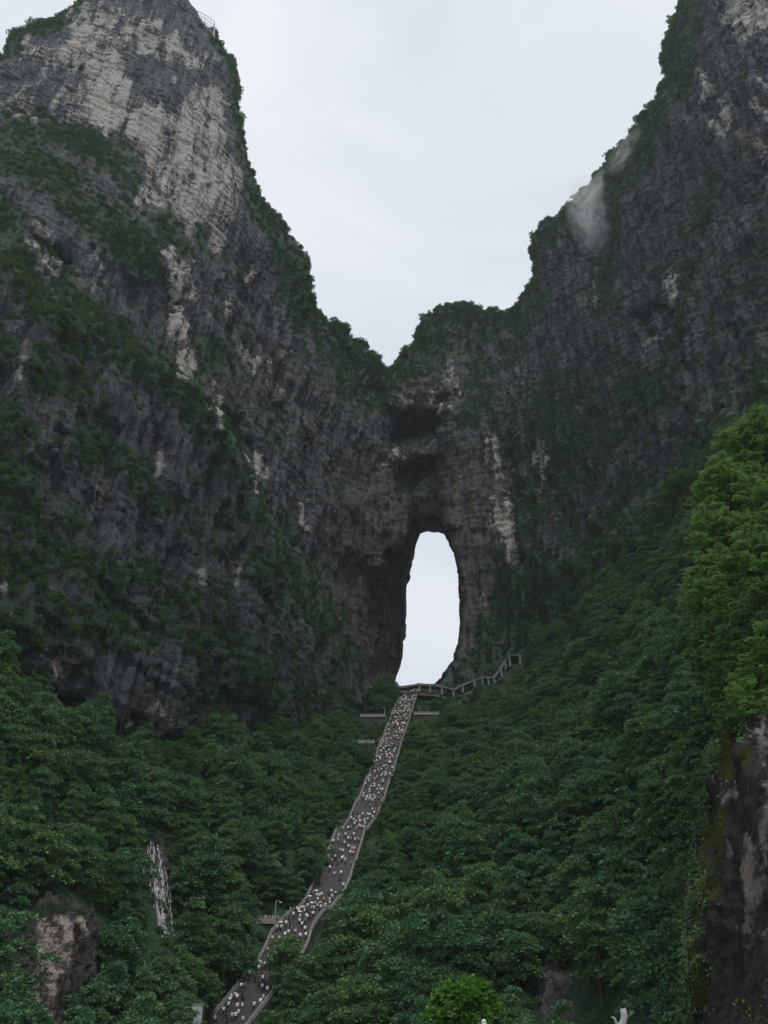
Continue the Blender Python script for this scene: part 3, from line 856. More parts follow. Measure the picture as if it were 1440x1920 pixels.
# ---- positions on the slopes
def scatter(weight, n, rng):
    """n points spread over the mountain faces by weight per area"""
    a = MV[MQ]
    ar = np.linalg.norm(np.cross(a[:, 2] - a[:, 0], a[:, 3] - a[:, 1]), axis=1) / 2
    w = ar * weight
    cum = np.cumsum(w)
    k = np.searchsorted(cum, rng.uniform(0, cum[-1], n))
    u = rng.uniform(0, 1, (n, 2))[:, :, None]
    q = a[k]
    p = (q[:, 0] * (1 - u[:, 0]) + q[:, 1] * u[:, 0]) * (1 - u[:, 1]) + (q[:, 3] * (1 - u[:, 0]) + q[:, 2] * u[:, 0]) * u[:, 1]
    return p, k

def thin(p, dist):
    """keep points at least dist apart (grid hashing, greedy)"""
    seen, keep = {}, []
    for i, (x, y, z) in enumerate(p):
        d = dist if np.isscalar(dist) else dist[i]
        c = (int(x // 4), int(y // 4), int(z // 4))
        ok = True
        for a in (-1, 0, 1):
            for b in (-1, 0, 1):
                for e in (-1, 0, 1):
                    for j in seen.get((c[0] + a, c[1] + b, c[2] + e), ()):
                        if (p[j][0] - x) ** 2 + (p[j][1] - y) ** 2 + (p[j][2] - z) ** 2 < d * d:
                            ok = False; break
                    if not ok: break
                if not ok: break
            if not ok: break
        if ok:
            seen.setdefault(c, []).append(i); keep.append(i)
    return np.array(keep, int)

FQ = lambda a: a[MQ].mean(1)
fpx, fpy = FQ(MPX), FQ(MPY)
frame = (fpx > -120) & (fpx < 1560) & (fpy > -80) & (fpy < 2080)
facing = (MN[MQ].mean(1) * (MV[MQ].mean(1) - np.array([0, 0, EYE]))).sum(1) < 40
frame &= facing

# clear line of sight: things that stand free of the trees, as photo pixels
STAIR_V = []
for (x0_, y0_), (x1_, y1_) in zip(STAIR, STAIR[1:]):
    for k in np.linspace(0, 1, 6, endpoint=False):
        STAIR_V.append((x0_ + (x1_ - x0_) * k, y0_ + (y1_ - y0_) * k))
STAIR_V = np.array(STAIR_V)
CLEAR = [(700, 1345, 26, 6), (800, 1340, 24, 8), (687, 1392, 17, 8), (500, 1724, 28, 18), (523, 1735, 8, 12), (366, 1892, 14, 7), (790, 1295, 40, 10), (860, 1290, 22, 10), (900, 1275, 20, 10), (940, 1255, 20, 18), (965, 1235, 18, 14),
         (292, 1625, 18, 40), (292, 1690, 26, 50), (296, 1745, 20, 25), (105, 1740, 40, 34), (90, 1840, 26, 52), (910, 1900, 30, 14), (1165, 1905, 16, 20), (1050, 1890, 40, 60), (110, 1295, 24, 20), (225, 1355, 16, 14), (300, 1352, 20, 14), (430, 1905, 30, 14), (460, 1885, 24, 14)]
def blocked(px, py, w, r, h, clear=None):
    """does a tree rooted at this pixel cover something that must stay in view"""
    k = FPX / w
    hw, top = r * k * .6, py - h * k * .97
    sx, sy = STAIR_V[:, 0], STAIR_V[:, 1]
    half = np.where(sy > 1780, 22, np.where(sy < 1460, 19, 26))
    if ((np.abs(sx - px) < hw + half * .78) & (sy > top + 2) & (sy < py + 4)).any():
        if not (px > np.interp((py + top) / 2, sy, sx) + hw * .55 and py > 1795 and random.random() < .22):
            return True
    for cx, cy, a, b in (CLEAR if clear is None else clear):
        if abs(cx - px) < a + hw * .75 and cy - b < py and top < cy + b and py > cy - b * .6:
            return True
    return False

rng = np.random.default_rng(5)
wood_w = np.where(frame & (FQ(MROCK) < .35), 1.0, 0.0)
p, k = scatter(wood_w, 26000, rng)
keep = thin(p, rng.uniform(3.3, 5.2, len(p)))
p = p[keep]
ppx, ppy, pw = project(p[:, 0], p[:, 1], p[:, 2])
big = fbm(p.astype(np.float32) / 28, 2, 300)
tsc = np.clip(.98 + .46 * big + rng.normal(0, .28, len(p)), .40, 1.9)
small = np.zeros(len(p), bool)
ok = []
for i in range(len(p)):
    if not blocked(ppx[i], ppy[i], pw[i], 3.4 * tsc[i], 8 * tsc[i]):
        ok.append(i)
    elif not blocked(ppx[i], ppy[i], pw[i], 1.0, 1.3):
        small[i] = True; tsc[i] = rng.uniform(.5, .75); ok.append(i)
ok = np.array(ok)
p, ppx, ppy, pw, tsc, small = p[ok], ppx[ok], ppy[ok], pw[ok], tsc[ok], small[ok]
print('trees', len(p), 'small', small.sum())

# trees standing free enough to be told apart: the nearest in view become things of their own
inview = (ppx > 10) & (ppx < 1430) & (ppy > 1000) & (ppy < 1990) & ~small
order = np.argsort(np.where(inview, pw / tsc, 1e9))
solo = []
for i in order[:1500]:
    if len(solo) >= 230 or not inview[i]: break
    if all((ppx[i] - ppx[j]) ** 2 + (ppy[i] - ppy[j]) ** 2 > 24 ** 2 for j in solo):
        solo.append(i)
is_solo = np.zeros(len(p), bool); is_solo[solo] = True
first = {}
for i in solo:
    v = int(rng.integers(0, 5))
    x, y = ppx[i], ppy[i]
    sx = np.interp(y, STAIR_V[:, 1], STAIR_V[:, 0])
    shape = ['domed', 'round', 'tall', 'spreading', 'slender'][v]
    zones = [(290, 1690, 'beside the waterfall', 130), (100, 1780, 'near the pale low cliff at bottom left', 150), (352, 1895, 'round the concrete wall', 120), (500, 1720, 'near the lookout platform', 90), (150, 1400, 'under the foot of the left cliff', 160), (420, 1480, 'below the dark left cliff', 140), (620, 1430, 'left of the straight upper stairs', 110),
             (820, 1400, 'below the pale terrace', 110), (940, 1310, 'under the roofed gallery', 110), (1050, 1350, 'on the slope right of the gallery', 120), (780, 1560, 'right of the middle stairs', 130), (680, 1780, 'right of the lower stairs', 110), (900, 1880, 'behind the booth', 110), (1050, 1880, 'by the dark rock hollow at the bottom', 90), (1180, 1880, 'behind the gate horn', 110), (970, 1600, 'in the middle of the right slope', 150), (1130, 1550, 'on the right slope, left of the mossy rock', 150), (1260, 1600, 'touching the mossy rock face', 130), (1260, 1300, 'below the near spur trees', 130), (1180, 1150, 'high on the right slope', 150), (900, 1720, 'low on the right slope', 130)]
    zn = min(zones, key=lambda q_: ((q_[0] - x) ** 2 + (q_[1] - y) ** 2) / q_[3] ** 2)[2]
    lab = '%s %s broadleaf tree %s' % ('large' if tsc[i] > 1.05 else 'small' if tsc[i] < .8 else 'mid-sized', shape, zn)
    gr = 'forest trees ' + zn
    e, c = tree_thing(TREES[v], p[i], rng.uniform(0, 6.28), float(tsc[i]), lab, gr)
    first.setdefault(v, c)

def instancer(name, pts, rot, scl, var, sources, label, extra=None):
    """one mass of plants: points carrying copies of plants that stand elsewhere in the scene"""
    m = bpy.data.meshes.new(name)
    m.vertices.add(len(pts)); m.vertices.foreach_set('co', np.asarray(pts, np.float32).ravel())
    for n_, a, ty in (('rot', rot, 'FLOAT_VECTOR'), ('scl', scl, 'FLOAT_VECTOR')):
        t_ = m.attributes.new(n_, ty, 'POINT'); t_.data.foreach_set('vector', np.asarray(a, np.float32).ravel())
    t_ = m.attributes.new('var', 'INT', 'POINT'); t_.data.foreach_set('value', np.asarray(var, np.int32))
    o = link(name, m)
    ng = bpy.data.node_groups.new(name, 'GeometryNodeTree')
    ng.interface.new_socket('Geometry', in_out='INPUT', socket_type='NodeSocketGeometry')
    ng.interface.new_socket('Geometry', in_out='OUTPUT', socket_type='NodeSocketGeometry')
    N_ = ng.nodes.new
    gi, go = N_('NodeGroupInput'), N_('NodeGroupOutput')
    ip = N_('GeometryNodeInstanceOnPoints')
    jn = N_('GeometryNodeJoinGeometry')
    for s_ in reversed(sources):
        oi = N_('GeometryNodeObjectInfo'); oi.transform_space = 'ORIGINAL'
        oi.inputs['Object'].default_value = s_
        oi.inputs['As Instance'].default_value = True
        ng.links.new(oi.outputs['Geometry'], jn.inputs[0])
    def na(n_, ty):
        a = N_('GeometryNodeInputNamedAttribute'); a.data_type = ty; a.inputs[0].default_value = n_
        return a.outputs[0]
    er = N_('FunctionNodeEulerToRotation')
    ng.links.new(na('rot', 'FLOAT_VECTOR'), er.inputs[0])
    ng.links.new(gi.outputs[0], ip.inputs['Points'])
    ng.links.new(jn.outputs[0], ip.inputs['Instance'])
    ip.inputs['Pick Instance'].default_value = True
    ng.links.new(na('var', 'INT'), ip.inputs['Instance Index'])
    ng.links.new(er.outputs[0], ip.inputs['Rotation'])
    ng.links.new(na('scl', 'FLOAT_VECTOR'), ip.inputs['Scale'])
    ng.links.new(ip.outputs[0], go.inputs[0])
    md = o.modifiers.new('plants', 'NODES'); md.node_group = ng
    tag(o, label, kind='stuff')
    return o

q = ~is_solo & ~small
n = q.sum()
rot = np.stack([rng.normal(0, .06, n), rng.normal(0, .06, n), rng.uniform(0, 6.28, n)], 1)
s3 = tsc[q][:, None] * rng.uniform(.88, 1.12, (n, 3))
vr = np.where(rng.uniform(0, 1, n) + .35 * fbm(p[q].astype(np.float32) / 18, 2, 310) > .74, rng.integers(5, 8, n), rng.integers(0, 5, n))
s3 = np.where(vr[:, None] > 4, s3 * .85, s3)
FOREST = (p[q], rot, s3, vr)
def grow_forest():
    instancer('forest', *FOREST, [first[v] for v in range(5)] + [NEARCROWN[v] for v in range(3)], 'dense dark green forest covering both slopes beside the stairs')

# ---- the near spur on the right: a seeping, mossy rock face with trees above
def build_spur():
    h = .62
    x0, x1, y0, y1, z0, z1 = 14, 84, 26, 128, -1.5, 92
    f = rbf([(1310, 1700, 66), (1310, 1900, 64), (1350, 1400, 66), (1400, 1600, 60), (1440, 1600, 56), (1440, 1900, 54), (1440, 1400, 58), (1380, 1350, 66), (1320, 1300, 78), (1400, 1230, 74), (1340, 1150, 86), (1430, 1000, 90), (1380, 1000, 94), (1440, 850, 104), (1600, 1600, 44), (1600, 1100, 66), (1600, 800, 84), (1900, 1600, 40), (1900, 1100, 58), (1900, 2100, 38), (1360, 1900, 60), (1300, 2100, 62)], 30)
    edge = [(1322, 2200), (1318, 1920), (1308, 1800), (1312, 1660), (1328, 1540), (1345, 1420), (1348, 1350), (1335, 1260), (1330, 1180), (1350, 1080), (1375, 960), (1405, 860), (1450, 790), (1700, 650), (1930, 600), (1930, 2250), (1322, 2250)]
    xs = np.arange(x0, x1, h, dtype=np.float32); ys = np.arange(y0, y1, h, dtype=np.float32); zs = np.arange(z0, z1, h, dtype=np.float32)
    Yr = f(GX, GY).astype(np.float32); Sd = (poly_sd(GX, GY, edge) + EDGE * .5 + EDGE2 * .5).astype(np.float32)
    yy, zz = np.meshgrid(ys, zs, indexing='ij')
    F = np.empty((len(xs), len(ys), len(zs)), np.float32)
    for i, x in enumerate(xs):
        px, py, w = project(x, yy, zz)
        px = np.broadcast_to(px, py.shape)
        fr = yy - sample(Yr, px, py)
        F[i] = smin(fr, sample(Sd, px, py) * w / FPX - .12 * np.maximum(fr, 0), 2.0)
    V, Q = surface_nets(F, np.array([x0, y0, z0]), h)
    V, Q = compact(V, Q)
    c = V[Q].mean(1); px, py, w = project(c[:, 0], c[:, 1], c[:, 2])
    V, Q = compact(V, Q[(px < 1900) & (py < 2200) & (py > 500)])
    V, Q = subdivide(V, Q)
    N = vnormals(V, Q)
    P = V.astype(np.float32)
    wp = P + np.stack([noise(P / 5, s_) for s_ in (1, 2, 3)], 1) * 1.2
    d = fbm(P / 7, 3, 401) * 1.3 + (1 - 2 * np.abs(noise(wp * np.array([.45, .45, .07], np.float32), 402))) * .55 + fbm(wp / 2.0, 3, 403) * .55 + (1 - 2 * np.abs(noise(wp * np.array([1.1, 1.1, .16], np.float32), 404))) * .22
    bi, bj = np.floor((wp[:, 0] * .8 + wp[:, 1] * .6) / 1.5).astype(np.int64), np.floor((wp[:, 1] * .8 - wp[:, 0] * .6) / 1.5).astype(np.int64)
    d = d + .34 * _hash(bi, bj, np.floor(wp[:, 2] / 5 + _hash(bi, bj, bi * 0, 71)).astype(np.int64), 72)
    ci, cj = np.floor((wp[:, 0] * .6 + wp[:, 1] * .8) / .7).astype(np.int64), np.floor((wp[:, 1] * .6 - wp[:, 0] * .8) / .7).astype(np.int64)
    d = d + .15 * _hash(ci, cj, np.floor(wp[:, 2] / 2 + _hash(ci, cj, ci * 0, 73)).astype(np.int64), 74)
    V = V + N * d[:, None]
    N = vnormals(V, Q)
    px, py, w = project(V[:, 0], V[:, 1], V[:, 2])
    wx, wy = px + 16 * fbm(P / 2.2, 3, 405), py + 40 * fbm(P / 2.4, 3, 406)
    pale = strokes(wx, wy, [([(1378, 1455), (1385, 1490)], 8, 1), ([(1420, 1340), (1432, 1420), (1436, 1480)], 9, .8), ([(1400, 1560), (1415, 1650), (1405, 1740)], 16, .75), ([(1438, 1500), (1436, 1620)], 8, .8), ([(1362, 1570), (1366, 1590)], 6, .9), ([(1410, 1680), (1400, 1800)], 12, .6), ([(1360, 1470), (1356, 1500)], 9, .55), ([(1436, 1700), (1440, 1760)], 8, .6), ([(1385, 1610), (1398, 1650)], 6, .6)])
    pale += .22 * noise(P * np.array([.6, .6, .08], np.float32), 408)
    veg = strokes(wx, wy, [([(1352, 1410), (1360, 1450)], 16, .95), ([(1395, 1410), (1400, 1440)], 12, .8), ([(1342, 1520), (1330, 1600), (1324, 1680)], 26, 1), ([(1370, 1700), (1350, 1760)], 18, .55), ([(1345, 1640), (1350, 1680)], 20, .65), ([(1296, 1780), (1290, 1860)], 22, .8), ([(1300, 1830), (1320, 1850)], 26, .7)]) * (.85 + .5 * noise(P / 1.6, 407))
    veg = np.maximum(veg, .9 * sstep(1350 - py, 0, 40))
    brown = np.clip(.5 + .7 * noise(P / 5, 409), 0, 1)
    o = link('near_cliff', mesh_from('near_cliff', V, Q, M['near_rock'], True, {'pale': np.clip(pale, 0, 1), 'veg': veg, 'brown': brown, 'dark': np.clip(.5 * noise(P * np.array([.3, .3, .05], np.float32), 411) + .2, 0, 1)}))
    tag(o, 'dark seeping rock spur with yellow moss at the right edge', kind='structure')
    return V, px, py, w
SV, SPX, SPY, SPW = build_spur()

def outcrop(name, label, bounds, ctrl, edge, h, pale_s, veg_s, brown, back=.5, amp=1.0):
    x0, x1, y0, y1, z0, z1 = bounds
    f = rbf(ctrl, 25)
    xs = np.arange(x0, x1, h, dtype=np.float32); ys = np.arange(y0, y1, h, dtype=np.float32); zs = np.arange(z0, z1, h, dtype=np.float32)
    Yr = f(GX, GY).astype(np.float32); Sd = (poly_sd(GX, GY, edge) + EDGE2 * .7).astype(np.float32)
    yy, zz = np.meshgrid(ys, zs, indexing='ij')
    F = np.empty((len(xs), len(ys), len(zs)), np.float32)
    for i, x in enumerate(xs):
        px, py, w = project(x, yy, zz)
        px = np.broadcast_to(px, py.shape)
        fr = yy - sample(Yr, px, py)
        F[i] = smin(fr, sample(Sd, px, py) * w / FPX - back * np.maximum(fr, 0), 1.2)
    V, Q = surface_nets(F, np.array([x0, y0, z0]), h)
    V, Q = compact(V, Q); V, Q = subdivide(V, Q)
    N = vnormals(V, Q)
    P = V.astype(np.float32)
    wq = P + np.stack([fbm(P / 3, 2, s_) for s_ in (5, 6, 7)], 1) * 1.0
    def blk(a_, b_, seed):
        qx, qy = wq[:, 0] * .8 + wq[:, 1] * .6, wq[:, 1] * .8 - wq[:, 0] * .6
        i_, j_ = np.floor(qx / a_).astype(np.int64), np.floor(qy / a_).astype(np.int64)
        return _hash(i_, j_, np.floor(wq[:, 2] / b_ + .5 * _hash(i_, j_, i_ * 0, seed + 5)).astype(np.int64), seed)
    b1, b2, b3 = blk(3.4, 8, 31), blk(1.6, 3.6, 32), blk(.8, 1.6, 33)
    d = fbm(P / 5, 3, 421) * 1.0 + b1 * .8 + b2 * .5 + b3 * .22 + (1 - 2 * np.abs(noise(wq * np.array([.5, .5, .06], np.float32), 422))) * .6
    V = V + N * (d * amp)[:, None]
    px, py, w = project(V[:, 0], V[:, 1], V[:, 2])
    wx, wy = px + 9 * fbm(P / 2.2, 3, 425), py + 24 * fbm(P / 3, 3, 426)
    pale = strokes(wx, wy, pale_s); pale = np.where(pale > .02, pale + .25 * b1 + .2 * b2, 0)
    veg = strokes(wx, wy, veg_s)
    o = link(name, mesh_from(name, V, Q, M['outcrop_rock'], True, {'pale': np.clip(pale, 0, 1), 'veg': veg, 'brown': np.full(len(V), brown), 'dark': np.clip(.25 + .7 * noise(P / 3, 427) - pale, 0, 1)}))
    tag(o, label, 'rock')
    return V, px, py
outcrop('rock_outcrop', 'broken low cliff with pale tan faces at bottom left', (-92, -36, 120, 172, -2, 36),
        [(-100, 1760, 120), (0, 1750, 128), (60, 1705, 138), (100, 1700, 140), (160, 1700, 146), (180, 1760, 148), (0, 1900, 124), (100, 1820, 136), (80, 1920, 133), (200, 1800, 152), (240, 1760, 158), (-100, 1950, 116), (100, 2000, 130)],
        [(-250, 1760), (0, 1755), (45, 1730), (65, 1705), (100, 1694), (150, 1692), (178, 1712), (192, 1740), (186, 1800), (175, 1850), (160, 1900), (150, 1960), (140, 2000), (-250, 2040)], .6,
        [([(95, 1720), (95, 1790), (80, 1850), (70, 1910)], 24, .52), ([(115, 1715), (125, 1760)], 14, .5), ([(75, 1840), (62, 1905)], 9, .8), ([(150, 1715), (160, 1745)], 11, .75), ([(130, 1770), (120, 1800)], 9, .6), ([(112, 1830), (100, 1860)], 8, .6)],
        [([(0, 1765), (50, 1725)], 16, .8), ([(60, 1700), (160, 1698)], 12, .8), ([(150, 1850), (160, 1920)], 14, .6)], .55)
FV, FPX_, FPY_ = outcrop('waterfall_rock', 'wet dark rock face behind the thin waterfall', (-62, -34, 150, 205, 10, 50),
        [(270, 1570, 186), (300, 1570, 187), (290, 1650, 181), (260, 1650, 180), (320, 1650, 184), (290, 1750, 175), (270, 1780, 171), (320, 1760, 177), (300, 1800, 172)],
        [(232, 1545), (262, 1535), (284, 1560), (300, 1572), (314, 1610), (322, 1660), (322, 1735), (312, 1785), (288, 1800), (262, 1785), (252, 1720), (248, 1640), (235, 1590)], .5,
        [([(290, 1600), (295, 1680), (304, 1755)], 16, .42), ([(238, 1575), (240, 1600)], 4, .6)], [([(255, 1770), (300, 1790)], 14, .8)], .8, .5, .7)
def spur_at(px, py):
    d = (SPX - px) ** 2 + (SPY - py) ** 2 + SPW * 2.0
    i = int(np.argmin(d))
    return Vector(SV[i])

near = [(1435, 850, 1.1), (1415, 930, .85), (1378, 930, .95), (1440, 980, 1.0), (1395, 1020, .8), (1425, 1090, .95), (1372, 1095, .75), (1400, 1180, .9), (1350, 1170, .8), (1440, 1210, .85), (1345, 1240, .8), (1390, 1275, .7), (1430, 1310, .6), (1360, 1330, .6), (1355, 1010, .85), (1335, 1290, .65), (1408, 1345, .5), (1365, 1375, .4), (1500, 1000, 1.0), (1500, 1150, 1.0), (1490, 1290, .8), (1345, 960, .95), (1335, 1090, .9), (1405, 870, 1.0), (1338, 1150, .95), (1332, 1215, .9), (1375, 965, 1.1), (1398, 885, 1.15), (1348, 930, 1.15), (1338, 1040, 1.0)]
NEARCROWN = {}
for i, (x, y, s_) in enumerate(near):
    loc = spur_at(x, y)
    e, c = tree_thing((NEARTREES if y < 1120 or i % 4 == 0 else MIDTREES)[i % 3], loc - Vector((0, 0, .3)), rng.uniform(0, 6.28), s_ * .82,
                      ('%s leafy tree %s' % (['broad', 'low', 'tall'][i % 3], 'topmost on the near spur' if y < 900 else 'high on the near spur' if y < 1060 else 'halfway up the near spur' if y < 1200 else 'hanging just above the mossy rock face')), 'trees on the near spur')
    if not (y < 1120 or i % 4 == 0): NEARCROWN.setdefault(i % 3, c)

grow_forest()

# ---- shrubs and ferns on the cliffs
FOL = []
spots = [(1186, 228), (1258, 70), (20, 66), (862, 574)]
labs = ['bushy shrub on the right skyline, above the drifting mist', 'bushy shrub on the right skyline near the top of the frame', 'bushy shrub on the skyline at the top left corner', 'bushy shrub on top of the knob over the arch']
for k, (x, y) in enumerate(spots):
    e = bpy.data.objects.new('skyline_shrub', None); COL.objects.link(e)
    d = (MPX - x) ** 2 + (MPY - y) ** 2
    e.location = Vector(MV[int(np.argmin(d))]) - Vector((0, 0, .3)); e.scale = (1.5, 1.5, 1.6)
    FOL.append(link('foliage', SHRUBS[k], e))
    tag(e, labs[k], 'shrub', 'shrubs on the skyline')

rk = FQ(MROCK); vg = FQ(MVEG); nz = MN[MQ].mean(1)[:, 2]
sw = np.where(frame & (rk > .3), np.clip((vg - .42) * 2.2, 0, 1), 0)
sw = sw * np.where(FQ(MV[:, 1]) < 250, 1.0, .75)
p2, k2 = scatter(sw, 15000, rng)
n = len(p2)
nn = MN[MQ[k2]].mean(1)
tilt = np.clip(1 - nn[:, 2], 0, 1) * .75                 # lean out from the wall
az = np.arctan2(nn[:, 1], nn[:, 0])
rot = np.stack([-np.sin(az) * 0 + rng.normal(0, .15, n), rng.normal(0, .15, n), rng.uniform(0, 6.28, n)], 1)
pp = p2 + nn * .2 - np.array([0, 0, .5])
sx_, sy_, _ = project(p2[:, 0], p2[:, 1], p2[:, 2])
edge = np.exp(-(sample(SDS.astype(np.float32), sx_, sy_) / 16) ** 2)
ss_ = rng.uniform(.45, 1.0, n) * (1 + .6 * edge) * (.8 + .4 * np.clip(nn[:, 2], 0, 1))
rw = np.where((fpx > -60) & (fpx < 1500) & (fpy > -60) & (fpy < 720) & (rk > .3) & ~((fpx > 345) & (fpx < 425) & (fpy < 110)), np.exp(-((FQ(MSDS) - 4) / 7) ** 2), 0)
pr_, kr_ = scatter(rw, 520, rng)
instancer('ridge_trees', pr_ - np.array([0, 0, .6]), np.stack([rng.normal(0, .2, 520), rng.normal(0, .2, 520), rng.uniform(0, 6.28, 520)], 1), rng.uniform(.32, .85, (520, 1)) * np.array([[1, 1, 1.1]]), rng.integers(0, 5, 520), [first[v] for v in range(2)] + [NEARCROWN[v] for v in range(3)], 'ragged small trees along the skyline of the cliffs')
instancer('cliff_shrubs', pp, rot, ss_[:, None] * rng.uniform(.85, 1.15, (n, 3)), rng.integers(0, 4, n), FOL, 'dark green shrubs and ferns growing on ledges of the cliffs')
# low growth beside the stairs and terraces
n = small.sum()
rot = np.stack([rng.normal(0, .1, n), rng.normal(0, .1, n), rng.uniform(0, 6.28, n)], 1)
p3, _ = scatter(np.where(frame & (rk < .5), 1.0, 0), 9000, rng)
q3 = project(p3[:, 0], p3[:, 1], p3[:, 2])
LOWCLEAR = [c_ for c_ in CLEAR if not (c_[0] in (292, 296, 1050, 105, 90))]
ok3 = [i for i in range(len(p3)) if not blocked(q3[0][i], q3[1][i], q3[2][i], .9, 1.0, LOWCLEAR)]
pl = np.concatenate([p[small], p3[ok3]])
n = len(pl)
rot = np.stack([rng.normal(0, .1, n), rng.normal(0, .1, n), rng.uniform(0, 6.28, n)], 1)
instancer('undergrowth', pl - np.array([0, 0, .2]), rot, rng.uniform(.4, .8, (n, 1)) * np.ones((1, 3)), rng.integers(0, 4, n), FOL, 'low green undergrowth on the wooded slopes')
print('plants', time.time() - _t)

# ------------------------------------------------------------------ the stairway
def stair_path():
    pts = [at(x, y, stair_depth(y)) for x, y in STAIR]
    P_ = np.array([tuple(v) for v in pts])
    seg = np.linalg.norm(np.diff(P_[:, :2], axis=0), axis=1)
    s = np.concatenate([[0], np.cumsum(seg)])
    n = int(s[-1] / .25)
    S = np.linspace(0, s[-1], n)
    C = np.stack([np.interp(S, s, P_[:, k]) for k in range(3)], 1)
    for _ in range(30):          # ease the corners
        C[1:-1] = .5 * C[1:-1] + .25 * (C[:-2] + C[2:])
    return S[::-1].max() - S[::-1], C[::-1]      # from the bottom up
SS, CC = stair_path()            # arclength in plan (from the bottom), points
SS = np.concatenate([[0], np.cumsum(np.linalg.norm(np.diff(CC[:, :2], axis=0), axis=1))])
def cpt(s): return np.array([np.interp(s, SS, CC[:, k]) for k in range(3)])
def cdir(s):
    d = cpt(s + 2.5) - cpt(s - 2.5); d[2] = 0
    return d / max(np.linalg.norm(d), 1e-6)
def width(s): return np.interp(s, [0, SS[-1] * .45, SS[-1] * .62, SS[-1]], [8.2, 7.6, 8.0, 8.4])
NFL = 12
LAND = 2.2
edges = np.linspace(0, SS[-1], NFL + 1)
def walk_z(s):
    """height of the walking surface: flights with level landings at their top"""
    i = np.clip(np.searchsorted(edges, s, side='right') - 1, 0, NFL - 1)
    a, b = edges[i], edges[i + 1]
    za, zb = cpt(a)[2], cpt(b)[2]
    return za + (zb - za) * np.clip((s - a) / (b - a - LAND), 0, 1)
stairway = bpy.data.objects.new('stone_stairway', None); COL.objects.link(stairway)
stairway.location = cpt(0)
tag(stairway, 'long crowded stone stairway climbing the slope to the rock arch', 'stairway')
org = Vector(cpt(0))
def frame_at(s):
    c, d = cpt(s), cdir(s)
    return Vector((c[0], c[1], walk_z(s))), Vector((d[1], -d[0], 0))
def strip(quads):
    v, f = [], []
    for q_ in quads:
        f.append(list(range(len(v), len(v) + 4))); v += [tuple(Vector(p_) - org) for p_ in q_]
    return np.array(v), np.array(f)
for i in range(NFL):
    a, b = edges[i], edges[i + 1]
    za, zb = cpt(a)[2], cpt(b)[2]
    ns = max(2, int((zb - za) / .21))
    ts = np.linspace(a, b - LAND, ns + 1)
    quads = []
    for k in range(ns):
        z0_, z1_ = za + (zb - za) * k / ns, za + (zb - za) * (k + 1) / ns
        (c0, r0), (c1, r1) = frame_at(ts[k]), frame_at(ts[k + 1])
        w0, w1 = width(ts[k]) / 2, width(ts[k + 1]) / 2
        A, B = c0 - r0 * w0, c0 + r0 * w0
        C_, D = c1 - r1 * w1, c1 + r1 * w1
        zt = lambda p_, z: Vector((p_.x, p_.y, z))
        quads.append((zt(A, z0_), zt(B, z0_), zt(B, z1_), zt(A, z1_)))
        quads.append((zt(A, z1_), zt(B, z1_), zt(D, z1_), zt(C_, z1_)))
    v, f = strip(quads)
    o = link('flight', mesh_from('flight', v, f, M['stone'], False), stairway)
    o['kind'] = 'stuff'
    quads = []
    for k in np.linspace(b - LAND, b, 6)[:-1]:
        (c0, r0), (c1, r1) = frame_at(k), frame_at(k + LAND / 5)
        w0 = width(k) / 2
        quads.append(tuple(Vector((p_.x, p_.y, zb)) for p_ in (c0 - r0 * w0, c0 + r0 * w0, c1 + r1 * w0, c1 - r1 * w0)))
    v, f = strip(quads)
    link('landing', mesh_from('landing', v, f, M['pale_stone'], False), stairway)
    # side walls with coping and posts
    for side in (-1, 1):
        quads = []
        ks = np.linspace(a, b, 14)
        mb = MB()
        prev = None
        for k0, k1 in zip(ks, ks[1:]):
            (c0, r0), (c1, r1) = frame_at(k0), frame_at(k1)
            w0, w1 = width(k0) / 2, width(k1) / 2
            for off, sgn in ((.0, -1), (.35, 1)):
                p0, p1 = c0 + r0 * side * (w0 + off), c1 + r1 * side * (w1 + off)
                quads.append((p0 - Vector((0, 0, 6)), p1 - Vector((0, 0, 6)), p1 + Vector((0, 0, .55)), p0 + Vector((0, 0, .55))))
            m0, m1 = c0 + r0 * side * (w0 + .17), c1 + r1 * side * (w1 + .17)
            mb.bar(m0 + Vector((0, 0, .98)) - org, m1 + Vector((0, 0, .98)) - org, .26, .16)
            mb.bar(m0 + Vector((0, 0, .5)) - org, m1 + Vector((0, 0, .5)) - org, .4, .2)
        v, f = strip(quads)
        link('side_wall', mesh_from('side_wall', v, f, M['mossy_stone'], False), stairway)
        for k0 in np.arange(a, b, 1.6):
            c0, r0 = frame_at(k0)
            m0 = c0 + r0 * side * (width(k0) / 2 + .17) - org
            mb.box(m0 + Vector((0, 0, .72)), (.3, .3, 1.15)).box(m0 + Vector((0, 0, 1.36)), (.24, .24, .16), taper=.5)
        mb.build('balustrade', M['pale_stone'], stairway)['kind'] = 'stuff'
    for lat in (-.22, .22):
        mb = MB()
        ks = np.linspace(a + .5, b - LAND, 10)
        for k0, k1 in zip(ks, ks[1:]):
            (c0, r0), (c1, r1) = frame_at(k0), frame_at(k1)
            p0 = c0 + r0 * width(k0) * lat - org; p1 = c1 + r1 * width(k1) * lat - org
            mb.bar(p0 + Vector((0, 0, .95)), p1 + Vector((0, 0, .95)), .06)
            mb.bar(p0, p0 + Vector((0, 0, .95)), .06)
        mb.build('handrail', M['dark_metal'], stairway)

